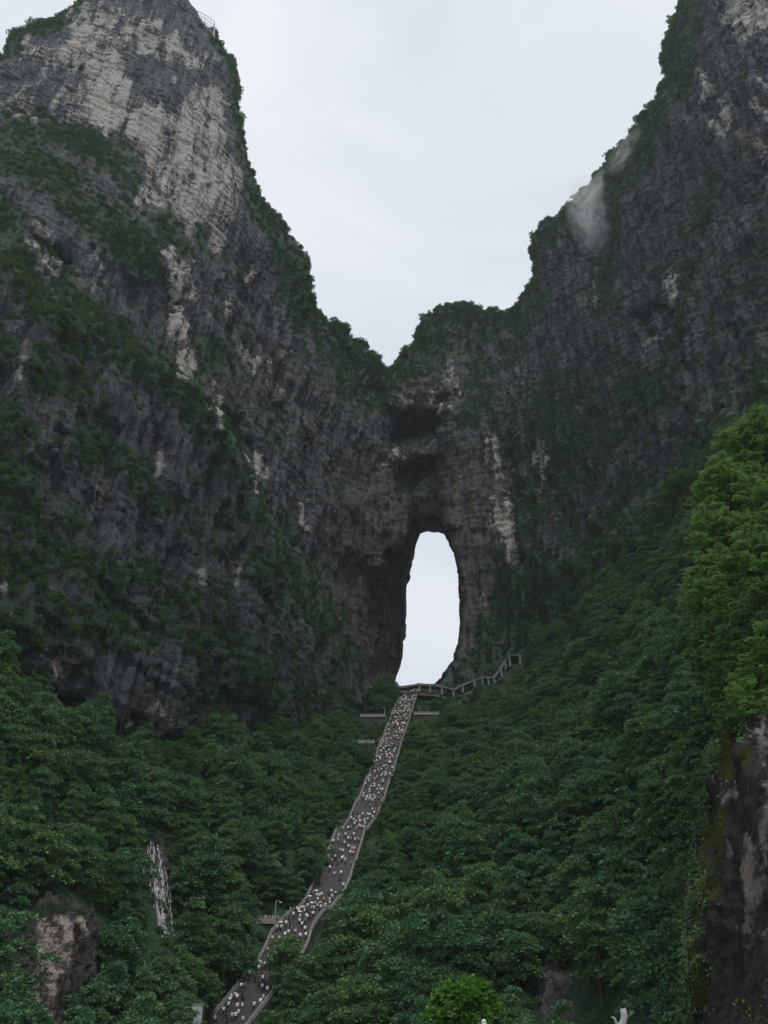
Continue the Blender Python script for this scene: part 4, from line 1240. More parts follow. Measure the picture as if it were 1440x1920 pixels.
# ------------------------------------------------------------------ people on the stairs
def person_mesh(name, pose, level=1):
    """one continuous skinned figure, feet at z = 0, facing -y"""
    J = {'pelvis': (0, 0, .92), 'waist': (0, 0, 1.06), 'chest': (0, .01, 1.30), 'neck': (0, 0, 1.46), 'head': (0, -.02, 1.56), 'crown': (0, -.01, 1.70)}
    R_ = {'pelvis': .15, 'waist': .13, 'chest': .16, 'neck': .055, 'head': .095, 'crown': .07}
    E = [('pelvis', 'waist'), ('waist', 'chest'), ('chest', 'neck'), ('neck', 'head'), ('head', 'crown')]
    st = {'stand': (0, 0), 'stride': (.16, -.16), 'climb': (-.26, .06), 'shade': (0, -.08)}[pose]
    for s_, nm in ((-1, 'l'), (1, 'r')):
        f = st[0] if s_ < 0 else st[1]
        up = .18 if (pose == 'climb' and s_ < 0) else 0
        J['hip' + nm] = (s_ * .10, 0, .86); R_['hip' + nm] = .10
        J['knee' + nm] = (s_ * .11, f * .6 - (.12 if up else 0), .48 + up * .9); R_['knee' + nm] = .068
        J['ankle' + nm] = (s_ * .11, f, .08 + up); R_['ankle' + nm] = .045
        J['toe' + nm] = (s_ * .12, f - .16, .04 + up); R_['toe' + nm] = .04
        E += [('pelvis', 'hip' + nm), ('hip' + nm, 'knee' + nm), ('knee' + nm, 'ankle' + nm), ('ankle' + nm, 'toe' + nm)]
        J['sh' + nm] = (s_ * .19, .01, 1.38); R_['sh' + nm] = .07
        if pose == 'shade' and s_ > 0:
            J['el' + nm] = (s_ * .25, -.06, 1.14); J['ha' + nm] = (s_ * .20, -.24, 1.26)
        else:
            J['el' + nm] = (s_ * .27, .03 - f * .4, 1.12); J['ha' + nm] = (s_ * .26, -.06 - f * .8, .88)
        R_['el' + nm] = .05; R_['ha' + nm] = .045
        E += [('chest', 'sh' + nm), ('sh' + nm, 'el' + nm), ('el' + nm, 'ha' + nm)]
    names = list(J)
    m = bpy.data.meshes.new(name)
    m.from_pydata([J[k] for k in names], [(names.index(a), names.index(b)) for a, b in E], [])
    o = bpy.data.objects.new('figure', m); COL.objects.link(o)
    md = o.modifiers.new('skin', 'SKIN')
    if not m.skin_vertices: m.skin_vertices.new()
    for i, k in enumerate(names):
        m.skin_vertices[0].data[i].radius = (R_[k], R_[k] * (.72 if k in ('pelvis', 'waist', 'chest') else 1))
        m.skin_vertices[0].data[i].use_root = (k == 'pelvis')
    sb = o.modifiers.new('sub', 'SUBSURF'); sb.levels = sb.render_levels = level
    dg = bpy.context.evaluated_depsgraph_get()
    me = bpy.data.meshes.new_from_object(o.evaluated_get(dg))
    me.name = name
    bpy.data.objects.remove(o)
    me.materials.clear()
    for k in ('shirt', 'trousers', 'skin', 'hair'): me.materials.append(M[k])
    for q_ in me.polygons:
        c = q_.center
        if c.z > 1.60 or (c.z > 1.50 and c.y > .03): q_.material_index = 3
        elif c.z > 1.46: q_.material_index = 2
        elif abs(c.x) > .20 and c.z < 1.18: q_.material_index = 2
        elif c.z > .93: q_.material_index = 0
        elif c.z < .10: q_.material_index = 3
        elif c.z < .45: q_.material_index = 2 if name.endswith('shorts') else 1
        else: q_.material_index = 1
        q_.use_smooth = True
    return me
POSES = [person_mesh('standing', 'stand'), person_mesh('striding', 'stride'), person_mesh('climbing', 'climb'), person_mesh('climbing_shorts', 'climb'), person_mesh('striding_shorts', 'stride')]
SHADE = person_mesh('shading', 'shade')
FAR = [person_mesh('far_' + p_, p_, 0) for p_ in ('stand', 'stride', 'climb')]

def umbrella(loc, col, label):
    e = bpy.data.objects.new('umbrella', None); COL.objects.link(e); e.location = loc
    b = MB()
    rings = []
    for r_, z_ in ((.04, .30), (.24, .25), (.42, .14), (.54, 0)):
        rings.append([b.bm.verts.new((r_ * (1 if k % 2 == 0 or r_ < .3 else .94) * math.cos(k * math.pi / 8), r_ * (1 if k % 2 == 0 or r_ < .3 else .94) * math.sin(k * math.pi / 8), z_)) for k in range(16)])
    for a_, c_ in zip(rings, rings[1:]):
        for k in range(16): b.bm.faces.new((a_[k], c_[k], c_[(k + 1) % 16], a_[(k + 1) % 16]))
    b.bm.faces.new(rings[0])
    o = b.build('canopy', M['shirt'], e); o.color = (*col, 1)
    MB().bar((0, 0, -.62), (0, 0, .36), .02, n=5).build('shaft', M['metal'], e)
    MB().tube([(0, 0, -.62), (.02, 0, -.68), (.06, 0, -.68)], [.018, .018, .015], 5).build('handle', M['hair'], e)
    e['col'] = 0
    tag(e, label, 'umbrella', 'umbrellas over the crowd')
    return e

SHIRTS = [((.74, .74, .76), 'white', 50), ((.62, .63, .66), 'pale grey', 12), ((.03, .03, .035), 'black', 20), ((.16, .18, .22), 'dark grey', 10), ((.50, .58, .70), 'light blue', 3), ((.45, .08, .09), 'red', 3), ((.68, .48, .46), 'pink', 4), ((.5, .47, .16), 'yellow', 1), ((.55, .27, .10), 'orange', 1), ((.05, .24, .28), 'teal', 1)]
pop = [c for c in SHIRTS for _ in range(c[2])]
UMB = [((.80, .83, .88), 'white'), ((.55, .72, .86), 'pale blue'), ((.80, .30, .26), 'coral red'), ((.78, .76, .66), 'cream'), ((.10, .42, .48), 'teal'), ((.75, .36, .10), 'orange')]
pyS = project(CC[:, 0], CC[:, 1], CC[:, 2])[1]
dens = np.interp(pyS, [1295, 1310, 1400, 1470, 1535, 1548, 1560, 1575, 1590, 1630, 1640, 1685, 1692, 1760, 1775, 1800, 1850, 1930], [3.2, 3.0, 2.4, 3.0, 1.6, 2.6, 2.4, .3, 2.6, 2.2, .35, .5, 3.0, 3.6, 3.6, 2.6, 2.4, 2.4])
cum = np.cumsum(dens); cum /= cum[-1]
prng = random.Random(11)
placed = []
tries = 0
while len(placed) < 292 and tries < 6000:
    tries += 1
    s = float(np.interp(prng.random(), cum, SS))
    lat = prng.uniform(-.45, .45)
    if any(abs(s - a_) < .75 and abs(lat - b_) * 8 < .6 for a_, b_ in placed): continue
    placed.append((s, lat))
extra = []
while len(extra) < 290 and tries < 20000:
    tries += 1
    s = float(np.interp(prng.random(), cum, SS))
    lat = prng.uniform(-.45, .45)
    if any(abs(s - a_) < .6 and abs(lat - b_) * 8 < .55 for a_, b_ in placed + extra): continue
    extra.append((s, lat))
numb = 0
for i, (s, lat) in enumerate(placed):
    c, r = frame_at(s)
    pos = c + r * width(s) * lat
    i_ = int(np.clip(np.searchsorted(edges, s, side='right') - 1, 0, NFL - 1))
    a_, b_ = edges[i_], edges[i_ + 1]
    ns = max(2, int((cpt(b_)[2] - cpt(a_)[2]) / .21))
    u = np.clip((s - a_) / (b_ - a_ - LAND), 0, 1)
    pos.z = cpt(a_)[2] + (cpt(b_)[2] - cpt(a_)[2]) * min(1.0, math.ceil(u * ns + 1e-4) / ns)
    col, cname, _ = prng.choice(pop)
    down = prng.random() < .45
    has_umb = prng.random() < .10
    me = SHADE if has_umb else prng.choice(POSES)
    o = link('person', me)
    o.location = pos
    d = cdir(s)
    o.rotation_euler = (0, 0, math.atan2(d[1], d[0]) + math.pi / 2 + (math.pi if down else 0) + prng.uniform(-.3, .3))
    k = prng.uniform(.92, 1.06)
    o.scale = (k * 1.05, k * 1.05, k)
    v = prng.uniform(.85, 1.1)
    o.color = (min(.9, col[0] * v), min(.9, col[1] * v), min(.9, col[2] * v), 1)
    py_ = float(np.interp(s, SS, pyS))
    part = 'the stairs just below the arch' if py_ < 1350 else 'the stairs near the small balcony' if py_ < 1430 else 'the straight upper stairs' if py_ < 1545 else 'the middle stairs' if py_ < 1690 else 'the stairs beside the lookout' if py_ < 1790 else 'the lowest stairs in view'
    lt = 'left' if lat < -.15 else 'right' if lat > .15 else 'middle'
    part = ('in the middle of ' if lt == 'middle' else 'at the %s side of ' % lt) + part
    tag(o, 'person in %s %s %s' % (cname, 'descending' if down else 'climbing', part), 'person', 'people on the stairs')
    if has_umb:
        uc, un = UMB[prng.choice([0, 0, 0, 0, 1, 2, 3, 3, 4, 5])]
        h_ = Matrix.Rotation(o.rotation_euler[2], 3, 'Z') @ Vector((.20 * k, -.24 * k, 0))
        umbrella(pos + h_ + Vector((0, 0, 1.26 * k + .62)), uc, '%s umbrella held up %s' % (un, part))

# the rest of the crowd, too many to pick apart
CROWDC = [plain('crowd_' + c[1].replace(' ', '_'), c[0], .9, .1) for c in SHIRTS[:7]]
cv, cf, cm_ = [], [], []
n0 = 0
for s, lat in extra:
    c, r = frame_at(s)
    pos = c + r * width(s) * lat + Vector((0, 0, .1))
    me = prng.choice(FAR)
    d = cdir(s)
    R3 = np.array(Matrix.Rotation(math.atan2(d[1], d[0]) + math.pi / 2 + prng.choice((0, math.pi)) + prng.uniform(-.3, .3), 3, 'Z'))
    co = np.empty(len(me.vertices) * 3, np.float32); me.vertices.foreach_get('co', co)
    cv.append(co.reshape(-1, 3) @ R3.T + np.array(pos))
    me.calc_loop_triangles()
    fs = np.array([t_.vertices[:] for t_ in me.loop_triangles], np.int32)
    cf.append(fs + n0); n0 += len(me.vertices)
    mi = np.array([t_.material_index for t_ in me.loop_triangles], np.int32)
    k = prng.choice([0, 0, 0, 0, 1, 1, 2, 2, 2, 3, 3, 6])
    cm_.append(np.where(mi == 0, k, mi + 6))
me = mesh_from('crowd', np.concatenate(cv), np.concatenate(cf))
for m_ in CROWDC + [M['trousers'], M['skin'], M['hair']]: me.materials.append(m_)
me.polygons.foreach_set('material_index', np.concatenate(cm_).astype(np.int32))
tag(link('crowd', me), 'dense crowd of people filling the stairs', kind='stuff')

# ------------------------------------------------------------------ terraces and lookouts
def balustrade(mb, a, b, h=1.05, step=1.6):
    a, b = Vector(a), Vector(b)
    mb.bar(a + Vector((0, 0, h)), b + Vector((0, 0, h)), .28, .18)
    mb.bar(a + Vector((0, 0, .45)), b + Vector((0, 0, .45)), .14, .6)
    n = max(1, int((b - a).length / step))
    for k in range(n + 1):
        p_ = a.lerp(b, k / n)
        mb.box(p_ + Vector((0, 0, .62)), (.36, .36, 1.24)).box(p_ + Vector((0, 0, 1.36)), (.28, .28, .24), taper=.5)

def terrace(x0, x1, y, wall_px, Y, label, deep=5.0):
    A, B = at(x0, y, Y), at(x1, y, Y)
    e = bpy.data.objects.new('viewing_terrace', None); COL.objects.link(e)
    mid = (A + B) / 2
    top = mid.z - 1.2
    low = at((x0 + x1) / 2, y + wall_px, Y).z - 5
    e.location = (mid.x, mid.y, top)
    w = (B - A).length
    MB().box((0, deep / 2, (low - top) / 2 - .01), (w, deep, top - low)).build('retaining_wall', M['mossy_stone'], e)
    MB().box((0, deep / 2 - .15, .0), (w + .5, deep + .5, .35), bevel=.04).build('floor_slab', M['pale_stone'], e)
    b = MB(); balustrade(b, (-w / 2, .1, .17), (w / 2, .1, .17)); b.build('balustrade', M['pale_stone'], e)
    b = MB(); balustrade(b, (-w / 2, .5, .17), (-w / 2, deep, .17)); b.build('balustrade', M['pale_stone'], e)
    b = MB(); balustrade(b, (w / 2, .5, .17), (w / 2, deep, .17)); b.build('balustrade', M['pale_stone'], e)
    tag(e, label, 'terrace', 'stone terraces beside the stairs')
    return e
terrace(676, 722, 1339, 16, stair_depth(1350) + 2, 'shaded stone terrace left of the stair top, under the cliff foot')
terrace(777, 822, 1335, 16, stair_depth(1350) + 3, 'pale balustraded terrace right of the stair top')
terrace(673, 701, 1388, 6, stair_depth(1397) + 2, 'small pinkish balcony standing alone in the trees left of the stairs', 3.0)
LK = stair_depth(1738)
terrace(483, 516, 1719, 10, LK, 'lookout platform with a lamp post left of the lower stairs', 3.6)
fb = bpy.data.objects.new('footbridge', None); COL.objects.link(fb)
A, B = at(516, 1727, LK + 1), at(541, 1741, stair_depth(1741))
fb.location = A
MB().bar((0, 0, 0), B - A, 1.8, .3).build('deck', M['stone'], fb)
for k in (-.8, .8):
    b = MB()
    for q_ in np.linspace(0, 1, 5):
        p_ = (B - A) * q_ + Vector((0, k, .15)); b.bar(p_, p_ + Vector((0, 0, 1.0)), .14)
    b.bar(Vector((0, k, 1.15)), (B - A) + Vector((0, k, 1.15)), .16); b.build('railing', M['pale_stone'], fb)
tag(fb, 'short footbridge from the lower stairs to the lookout platform', 'footbridge')
for i, x in enumerate((498, 505, 511)):
    p_ = at(x, 1719, LK + 1.6); p_.z = at(500, 1719, LK).z - 1.2 + .18
    o = link('person', POSES[i % 2]); o.location = p_; o.rotation_euler = (0, 0, i * 1.3)
    o.color = [(.82, .82, .84, 1), (.55, .4, .38, 1), (.75, .72, .7, 1)][i]
    tag(o, ['person in a white top at the left end of the lookout group', 'person in a brown top in the middle of the lookout platform', 'person in a cream top beside the lookout lamp post'][i], 'person', 'people on the lookout platform')

def lamp(base, h, label, side=1):
    e = bpy.data.objects.new('lamp_post', None); COL.objects.link(e); e.location = base
    MB().bar((0, 0, 0), (0, 0, h), .2, n=8).box((0, 0, .2), (.42, .42, .4)).build('pole', M['metal'], e)
    MB().tube([(0, 0, h * .93), (.25 * side, 0, h * 1.01), (.75 * side, 0, h * 1.0), (1.0 * side, 0, h * .96)], [.07, .06, .05, .05], 6).build('arm', M['metal'], e)
    MB().box((1.0 * side, 0, h * .93), (.5, .26, .16), bevel=.03).build('lamp_head', M['white'], e)
    tag(e, label, 'lamp post')
lamp(Vector((at(515, 1722, LK).x, LK + .6, at(515, 1719, LK).z - 1.0)), 4.2, 'lamp post at the end of the lower lookout platform')
Yt = stair_depth(1350) + 2
lamp(Vector((at(721, 1339, Yt).x, Yt + .6, at(721, 1339, Yt).z - 1.0)), 4.4, 'lamp post on the shaded terrace left of the stair top', -1)

# ------------------------------------------------------------------ roofed gallery at the arch's foot
ROOF = [(690, 1286), (722, 1286), (760, 1286), (785, 1281), (815, 1283), (834, 1287), (852, 1291), (866, 1283), (890, 1273), (906, 1268), (925, 1268), (936, 1255), (947, 1236), (957, 1227), (974, 1226)]
def rdep(x, y):
    return 405.0 if x < 850 else min(405.0, terr(x, y + 16, 2) - 1.0)
gal = bpy.data.objects.new('roofed_gallery', None); COL.objects.link(gal)
RP = [at(x, y, rdep(x, y)) for x, y in ROOF]
for _ in range(2):
    for k in range(6, len(RP) - 1):
        m_ = (RP[k - 1].y + RP[k + 1].y) / 2
        RP[k] = at(ROOF[k][0], ROOF[k][1], .5 * RP[k].y + .5 * m_)
gal.location = RP[4]
for a_, b_ in zip(RP, RP[1:]):
    d_ = b_ - a_
    r_ = Vector((-d_.y, d_.x, 0)).normalized()
    if r_.y < 0: r_ = -r_
    b = MB()
    q_ = Vector((0, 0, -.55))
    b.bar(a_ - gal.location + q_ + r_ * 2.0 - d_ * .03, b_ - gal.location + q_ + r_ * 2.0 + d_ * .03, 4.6, 1.0)
    bmesh.ops.subdivide_edges(b.bm, edges=b.bm.edges[:], cuts=2, use_grid_fill=True)
    for v in b.bm.verts: v.co += Vector((prng.uniform(-.15, .15), prng.uniform(-.15, .15), prng.uniform(-.16, .2)))
    b.build('roof_slab', M['roof'], gal)
def on_roof(x):
    xs_ = [p_[0] for p_ in ROOF]
    return Vector([float(np.interp(x, xs_, [v[k] for v in RP])) for k in range(3)])
for x in (703, 716, 730, 786, 806, 828, 850, 867, 889, 904, 915, 926, 939, 947, 955, 975):
    p_ = on_roof(x)
    g_ = 3.6 if x < 930 else 4.6
    b = MB(); b.box(p_ - gal.location + Vector((0, .1, -.9 - g_ / 2)), (1.0, 1.0, g_ + .4), taper=.85, bevel=.08)
    b.box(p_ - gal.location + Vector((0, .1, -1.0)), (1.5, 1.3, .5), bevel=.1)
    b.build('pillar', M['gallery'], gal)
b = MB()
for a_, b_ in zip(RP, RP[1:]):
    b.bar(a_ - gal.location + Vector((0, 2.6, -5.6)), b_ - gal.location + Vector((0, 2.6, -5.6)), 4.0, 1.0)
b.build('walkway', M['stone'], gal)
tag(gal, 'grey roofed gallery on pillars running from the arch foot up to the right', 'gallery')

# ------------------------------------------------------------------ waterfall
wm, t, o_ = newmat('white_water')
bs = nd(t, 'ShaderNodeBsdfPrincipled', Roughness=.35)
geo = nd(t, 'ShaderNodeNewGeometry')
mpw = nd(t, 'ShaderNodeMapping'); mpw.inputs['Scale'].default_value = (4, 4, .8); t.links.new(geo.outputs['Position'], mpw.inputs[0])
wn = tnoise(t, mpw.outputs[0], 1.2, 4)
t.links.new(mixc(t, wn, (.26, .27, .29), (.66, .68, .71)), bs.inputs['Base Color'])
t.links.new(mth(t, 'MULTIPLY', ss(t, wn, .34, .66), .92), bs.inputs['Alpha'])
t.links.new(bs.outputs[0], o_.inputs['Surface'])
M['water'] = wm
wf = bpy.data.objects.new('waterfall', None); COL.objects.link(wf)
wf.location = at(295, 1770, terr(295, 1770))
wrng = random.Random(3)
def stream(pts, w, nm='stream'):
    v, f = [], []
    for i, (x, y) in enumerate(pts):
        near_ = np.nonzero((np.abs(FPX_ - x) < 4) & (np.abs(FPY_ - y) < 4))[0]
        Y = (float(FV[near_, 1].min()) if len(near_) else min(terr(x + k, y + j) for k in (-4, 0, 4) for j in (-3, 3))) - .25
        c = at(x, y, Y) - wf.location
        ww = w * wrng.uniform(.4, 1.2) * .95
        v += [tuple(c + Vector((-ww / 2, .12, 0))), tuple(c + Vector((0, -.05, 0))), tuple(c + Vector((ww / 2, .12, 0)))]
        if i:
            k = 3 * i
            f += [(k - 3, k - 2, k + 1, k), (k - 2, k - 1, k + 2, k + 1)]
    link(nm, mesh_from(nm, np.array(v), np.array(f), M['water'], True), wf)
for xt, yt, xb, yb, w in ((283, 1577, 286, 1640, .35), (287, 1579, 290, 1660, .5), (295, 1584, 297, 1640, .35), (280, 1585, 272, 1660, .25), (290, 1610, 292, 1690, .6), (300, 1612, 304, 1690, .5), (306, 1625, 314, 1720, .25), (263, 1618, 266, 1700, .25), (293, 1640, 296, 1735, .55), (302, 1650, 300, 1735, .6), (313, 1660, 316, 1745, .3),
                          (300, 1690, 304, 1750, .7), (293, 1690, 301, 1760, .6), (304, 1725, 311, 1768, .9), (298, 1735, 300, 1768, .6), (275, 1690, 280, 1760, .25), (285, 1660, 283, 1740, .25), (308, 1765, 312, 1795, .5), (283, 1765, 285, 1795, .2), (288, 1600, 282, 1700, .2), (298, 1600, 308, 1680, .2), (291, 1640, 288, 1755, .22), (306, 1680, 318, 1755, .25), (282, 1680, 290, 1765, .22), (299, 1620, 298, 1700, .25)):
    n = 14; ph = wrng.uniform(0, 6)
    xt, xb = 292 + (xt - 292) * 1.15, 294 + (xb - 294) * 1.35
    stream([(xt + (xb - xt) * k / n + 1.0 * math.sin(ph + k * .7) + wrng.uniform(-1, 1), yt + (yb - yt) * k / n) for k in range(n + 1)], w)
stream([(313, 1808), (309, 1815), (305, 1826), (300, 1835), (296, 1842)], .4, 'lower_stream')
tag(wf, 'thin white waterfall streaming down a bare rock face among trees', 'waterfall')

# ------------------------------------------------------------------ structures along the bottom edge
e = bpy.data.objects.new('concrete_wall', None); COL.objects.link(e)
Yw = 146
A, B, Lw = at(326, 1884, Yw), at(381, 1884, Yw), at(381, 1930, Yw)
e.location = ((A.x + B.x) / 2, Yw, Lw.z - 2)
w_, h_ = B.x - A.x, A.z - Lw.z + 2
MB().box((0, 0, h_ / 2), (w_, .6, h_), bevel=.05).build('panel', M['concrete'], e)
MB().box((0, 0, h_ + .05), (w_ + .2, .8, .16), bevel=.03).build('coping', M['pale_stone'], e)
MB().box((-w_ / 2 + .15, -.33, h_ / 2), (.35, .12, h_ - .02)).build('pilaster', M['concrete'], e)
tag(e, 'pale weathered concrete wall half hidden by foliage, left of the lowest stairs', 'wall')

for x_, y_, s_, lb in ((345, 1935, .62, 'leafy bush covering the middle of the concrete wall'), (322, 1925, .55, 'leafy bush at the left end of the concrete wall')):
    p_ = at(x_, y_, 138)
    tree_thing(TREES[1], p_, x_, s_ * .8, lb, 'bushes before the concrete wall')[0]['category'] = 'bush'
e = bpy.data.objects.new('booth', None); COL.objects.link(e)
Yb = 92
A, B = at(884, 1888, Yb), at(936, 1888, Yb)
e.location = ((A.x + B.x) / 2, Yb, 0)
w_, h_ = B.x - A.x, A.z
MB().box((0, 0, (h_ - 1.0) / 2), (w_ * .9, 2.6, h_ - 1.0), bevel=.03).build('body', M['concrete'], e)
MB().box((0, 0, h_ - .5), (w_, 3.0, 1.0), bevel=.06).build('roof', M['blue_roof'], e)
MB().box((0, 0, h_ + .02), (w_ + .15, 3.2, .1), bevel=.02).build('coping', M['blue_roof'], e)
MB().box((0, -1.32, h_ * .5), (w_ * .5, .08, 1.0)).build('window', M['hair'], e)
tag(e, 'blue-grey flat roofed booth behind the bright shrub at the bottom', 'booth')

e = bpy.data.objects.new('marker_post', None); COL.objects.link(e)
Yp = 60
A = at(907, 1911, Yp); e.location = (A.x, Yp, 0)
MB().bar((0, 0, 0), (0, 0, A.z - .15), .3, n=10).build('shaft', M['white'], e)
b = MB(); b.tube([(0, 0, A.z - .15), (0, 0, A.z - .05), (0, 0, A.z)], [.16, .13, .05], 10); b.build('cap', M['white'], e, True)
tag(e, 'round white post in front of the bright shrub at the bottom edge', 'post')

# a gate whose upturned roof end rises into the frame
e = bpy.data.objects.new('stone_gate', None); COL.objects.link(e)
Yh = 56
T = at(1169, 1891, Yh)
e.location = (T.x - 2.6, Yh, 0)
rz_ = T.z - 1.25
for x_ in (-2.2, 2.0):
    MB().box((x_, 0, rz_ / 2), (.7, .7, rz_), bevel=.05).build('pillar', M['pale_stone'], e)
MB().box((-.1, 0, rz_ - 1.1), (5.2, .5, .6), bevel=.05).build('lintel', M['pale_stone'], e)
b = MB()
for sy_ in (-1, 1):
    b.bm.faces.new([b.bm.verts.new(p_) for p_ in ((-3.0, 0, rz_ + .05), (2.2, 0, rz_ + .05), (2.5, sy_ * 1.3, rz_ - .6), (-3.1, sy_ * 1.3, rz_ - .6))])
bmesh.ops.solidify(b.bm, geom=b.bm.faces[:], thickness=.12)
b.build('roof', M['roof'], e)
MB().tube([(-3.0, 0, rz_ + .08), (0, 0, rz_ + .04), (1.5, 0, rz_ + .10), (2.15, 0, rz_ + .28), (2.48, 0, rz_ + .55), (2.60, 0, rz_ + .9), (2.56, 0, rz_ + 1.25)], [.15, .16, .17, .19, .2, .2, .17], 8).build('ridge_horn', M['concrete'], e, True)
MB().tube([(2.1, 0, rz_ + .25), (2.08, 0, rz_ + .62), (2.0, 0, rz_ + .80), (1.84, 0, rz_ + .84)], [.06, .06, .06, .02], 6).build('finial', M['concrete'], e, True)
tag(e, 'stone gate with a pale upturned roof horn at the bottom edge', 'gate')

# bright shrub, ivy
e = bpy.data.objects.new('bright_shrub', None); COL.objects.link(e)
Yc = 66
c_ = at(868, 1960, Yc); e.location = (c_.x, Yc, c_.z)
me, pads = crown_mesh('foliage', 501, 2.5, 3.5, 17, 150, .46, M['leaf_bright'], z0=.15, spread=.34, flat=.7)
link('foliage', me, e)
link('stem', trunk_mesh('stem', 502, 3.2, .07, pads), e)
tag(e, 'bright light green leafy shrub at the bottom edge', 'shrub')
e = bpy.data.objects.new('bright_shrub', None); COL.objects.link(e)
c_ = at(928, 1955, Yc + 2); e.location = (c_.x, Yc + 2, c_.z)
me, pads = crown_mesh('foliage', 503, 1.0, 2.3, 9, 150, .3, M['leaf_bright'], z0=.1, spread=.42, flat=.55)
link('foliage', me, e); link('stem', trunk_mesh('stem', 504, 1.8, .05, pads), e)
tag(e, 'small light green shrub before the blue-grey booth', 'shrub')

def drape(x0, x1, y0, y1, n, leaf, mat, name, label, cat, poly=None):
    """leaves hanging on the near rock"""
    r = np.random.default_rng(len(name) + n)
    k = np.nonzero((SPX > x0) & (SPX < x1) & (SPY > y0) & (SPY < y1))[0]
    if poly is not None: k = k[poly_sd(SPX[k], SPY[k], poly) > r.normal(0, 9, len(k))]
    cw = np.clip(.35 + fbm(SV[k].astype(np.float32) / 1.6, 2, n), .02, 1); c = SV[r.choice(k, n, p=cw / cw.sum())] + r.normal(0, .22, (n, 3)) + np.array([-.15, -.3, 0])
    o = c[:1] * 0 + np.array([-.3, -.8, -.2])
    org_ = c.mean(0); org_[2] = c[:, 2].min()
    v, f = leaves(r, c - org_, np.repeat(o, n, 0), leaf, .5, .5)
    ob = link(name, mesh_from(name, v, f, mat, False, None, {'lr': r.uniform(0, 1, n)}), None, Vector(org_))
    tag(ob, label, cat)
drape(1385, 1460, 1800, 1990, 2600, .22, M['leaf_yellow'], 'ivy', 'yellowish ivy covering the rock in the bottom right corner', 'ivy', [(1440, 1790), (1412, 1815), (1400, 1870), (1388, 1930), (1388, 1990), (1470, 1990), (1470, 1790)])
drape(1325, 1450, 1290, 1430, 5200, .30, M['leaf_mid'], 'hanging_vines', 'dark leaves hanging over the top of the mossy rock face', 'vines', [(1330, 1290), (1440, 1290), (1440, 1330), (1420, 1340), (1395, 1395), (1375, 1370), (1350, 1395), (1335, 1370)])

drape(1285, 1352, 1380, 1640, 4500, .22, M['leaf_cliff'], 'hanging_vines', 'dark vines along the upper left edge of the mossy rock', 'vines', [(1345, 1380), (1356, 1420), (1338, 1500), (1322, 1570), (1312, 1640), (1285, 1640), (1285, 1380)])
drape(1270, 1345, 1640, 1960, 5200, .22, M['leaf_cliff'], 'hanging_vines', 'dark vines along the lower left edge of the mossy rock', 'vines', [(1316, 1640), (1312, 1740), (1330, 1800), (1310, 1960), (1270, 1960), (1270, 1640)])

drape(1320, 1760, 700, 1340, 11000, .42, M['leaf_mid'], 'spur_undergrowth', 'low leafy growth covering the near spur under its trees', 'undergrowth')

# lattice railing on the left summit
e = bpy.data.objects.new('lattice_railing', None); COL.objects.link(e)
Yl = terr(380, 50, 3) + 2
LP = [at(x, y, Yl) for x, y in ((362, 17), (384, 27), (402, 40), (403, 57))]
LB = [at(x, y, Yl) for x, y in ((372, 38), (386, 50), (399, 62), (403, 68))]
e.location = LB[1]
b = MB()
for (a0, a1), (b0, b1) in zip(zip(LP, LP[1:]), zip(LB, LB[1:])):
    for k in np.linspace(0, 1, 4):
        p0, p1 = a0.lerp(b0, k) - e.location, a1.lerp(b1, k) - e.location
        b.bar(p0, p1, .2)
b.build('rail', M['metal'], e)
for a0, a1, b0, b1 in zip(LP, LP[1:], LB, LB[1:]):
    for k in np.linspace(0, 1, 4):
        MB().bar(a0.lerp(a1, k) - e.location, b0.lerp(b1, k) - e.location - Vector((0, 0, 2)), .22).build('post', M['metal'], e)
tag(e, 'metal lattice railing on the edge of the left summit', 'railing')

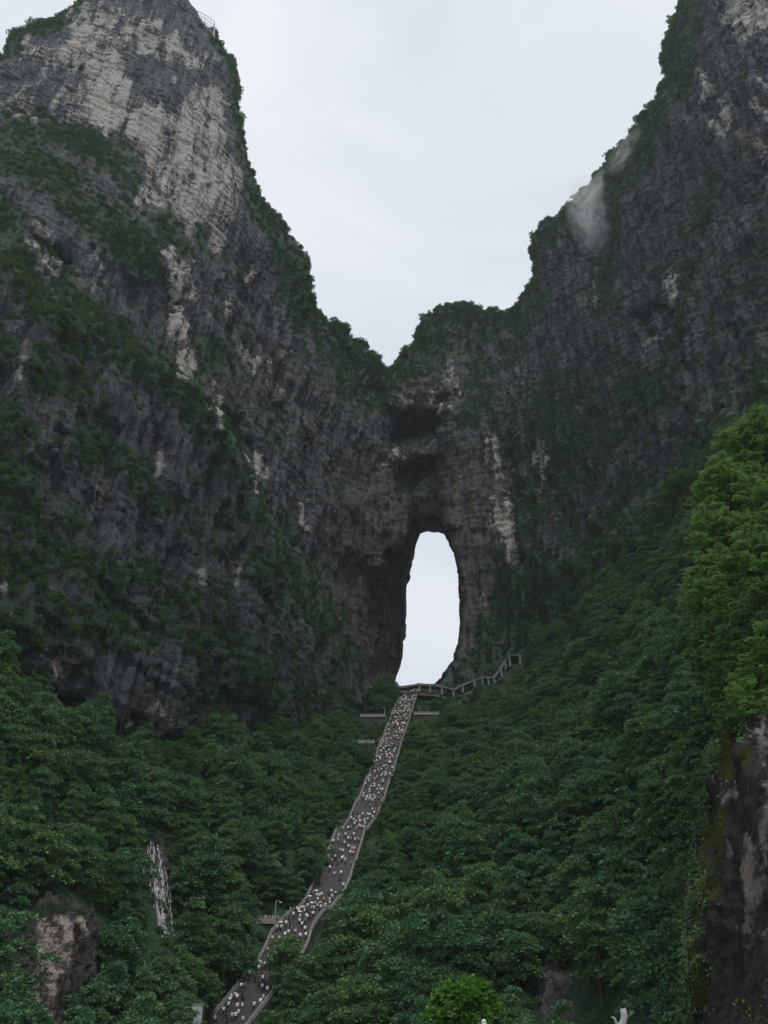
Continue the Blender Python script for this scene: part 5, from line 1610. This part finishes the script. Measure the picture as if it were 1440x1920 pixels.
# ------------------------------------------------------------------ air
hz, t, o_ = newmat('haze_air')
pv = nd(t, 'ShaderNodeVolumePrincipled')
pv.inputs['Color'].default_value = (.86, .92, 1.0, 1)
pv.inputs['Density'].default_value = .00008
pv.inputs['Anisotropy'].default_value = .2
t.links.new(pv.outputs[0], o_.inputs['Volume'])
b = MB(); b.box((0, 0, 300), (2900, 2900, 604))
o = b.build('haze', hz); tag(o, 'thin bluish haze filling the valley', kind='stuff')

mm, t, o_ = newmat('mist_air')
pv = nd(t, 'ShaderNodeVolumePrincipled')
pv.inputs['Color'].default_value = (1, 1, 1, 1)
tcn = nd(t, 'ShaderNodeTexCoord')
ln = nd(t, 'ShaderNodeVectorMath', operation='LENGTH'); t.links.new(tcn.outputs['Object'], ln.inputs[0])
fall = mth(t, 'SUBTRACT', 1.0, ln.outputs['Value'], clamp=True)
mpn = nd(t, 'ShaderNodeMapping'); mpn.inputs['Scale'].default_value = (1.4, 1, 2.0); t.links.new(tcn.outputs['Object'], mpn.inputs[0])
nz_ = ss(t, tnoise(t, mpn.outputs[0], 2.0, 5, .6, 1.0), .36, .72)
t.links.new(mth(t, 'MULTIPLY', mth(t, 'MULTIPLY', fall, nz_), .15), pv.inputs['Density'])
t.links.new(pv.outputs[0], o_.inputs['Volume'])
def mist(px, py, Y, rx, ry, rz, label):
    bm = bmesh.new(); bmesh.ops.create_icosphere(bm, subdivisions=3, radius=1.0)
    m = bpy.data.meshes.new('mist'); bm.to_mesh(m); bm.free(); m.materials.append(mm)
    o = link('mist', m, None, at(px, py, Y)); o.scale = (rx, ry, rz)
    tag(o, label, kind='stuff')
    return o
o = mist(1120, 352, 350, 34, 8, 9, 'bright wisp of white mist lying along the edge of the right ridge')
o.rotation_euler = (0, math.radians(-52), 0)
mist(1104, 402, 351, 16, 8, 42, 'thin trail of mist hanging below the right ridge')
o = mist(1185, 275, 322, 34, 7, 9, 'faint mist rising along the upper right ridge')
o.rotation_euler = (0, math.radians(-55), 0)
print('all', time.time() - _t)
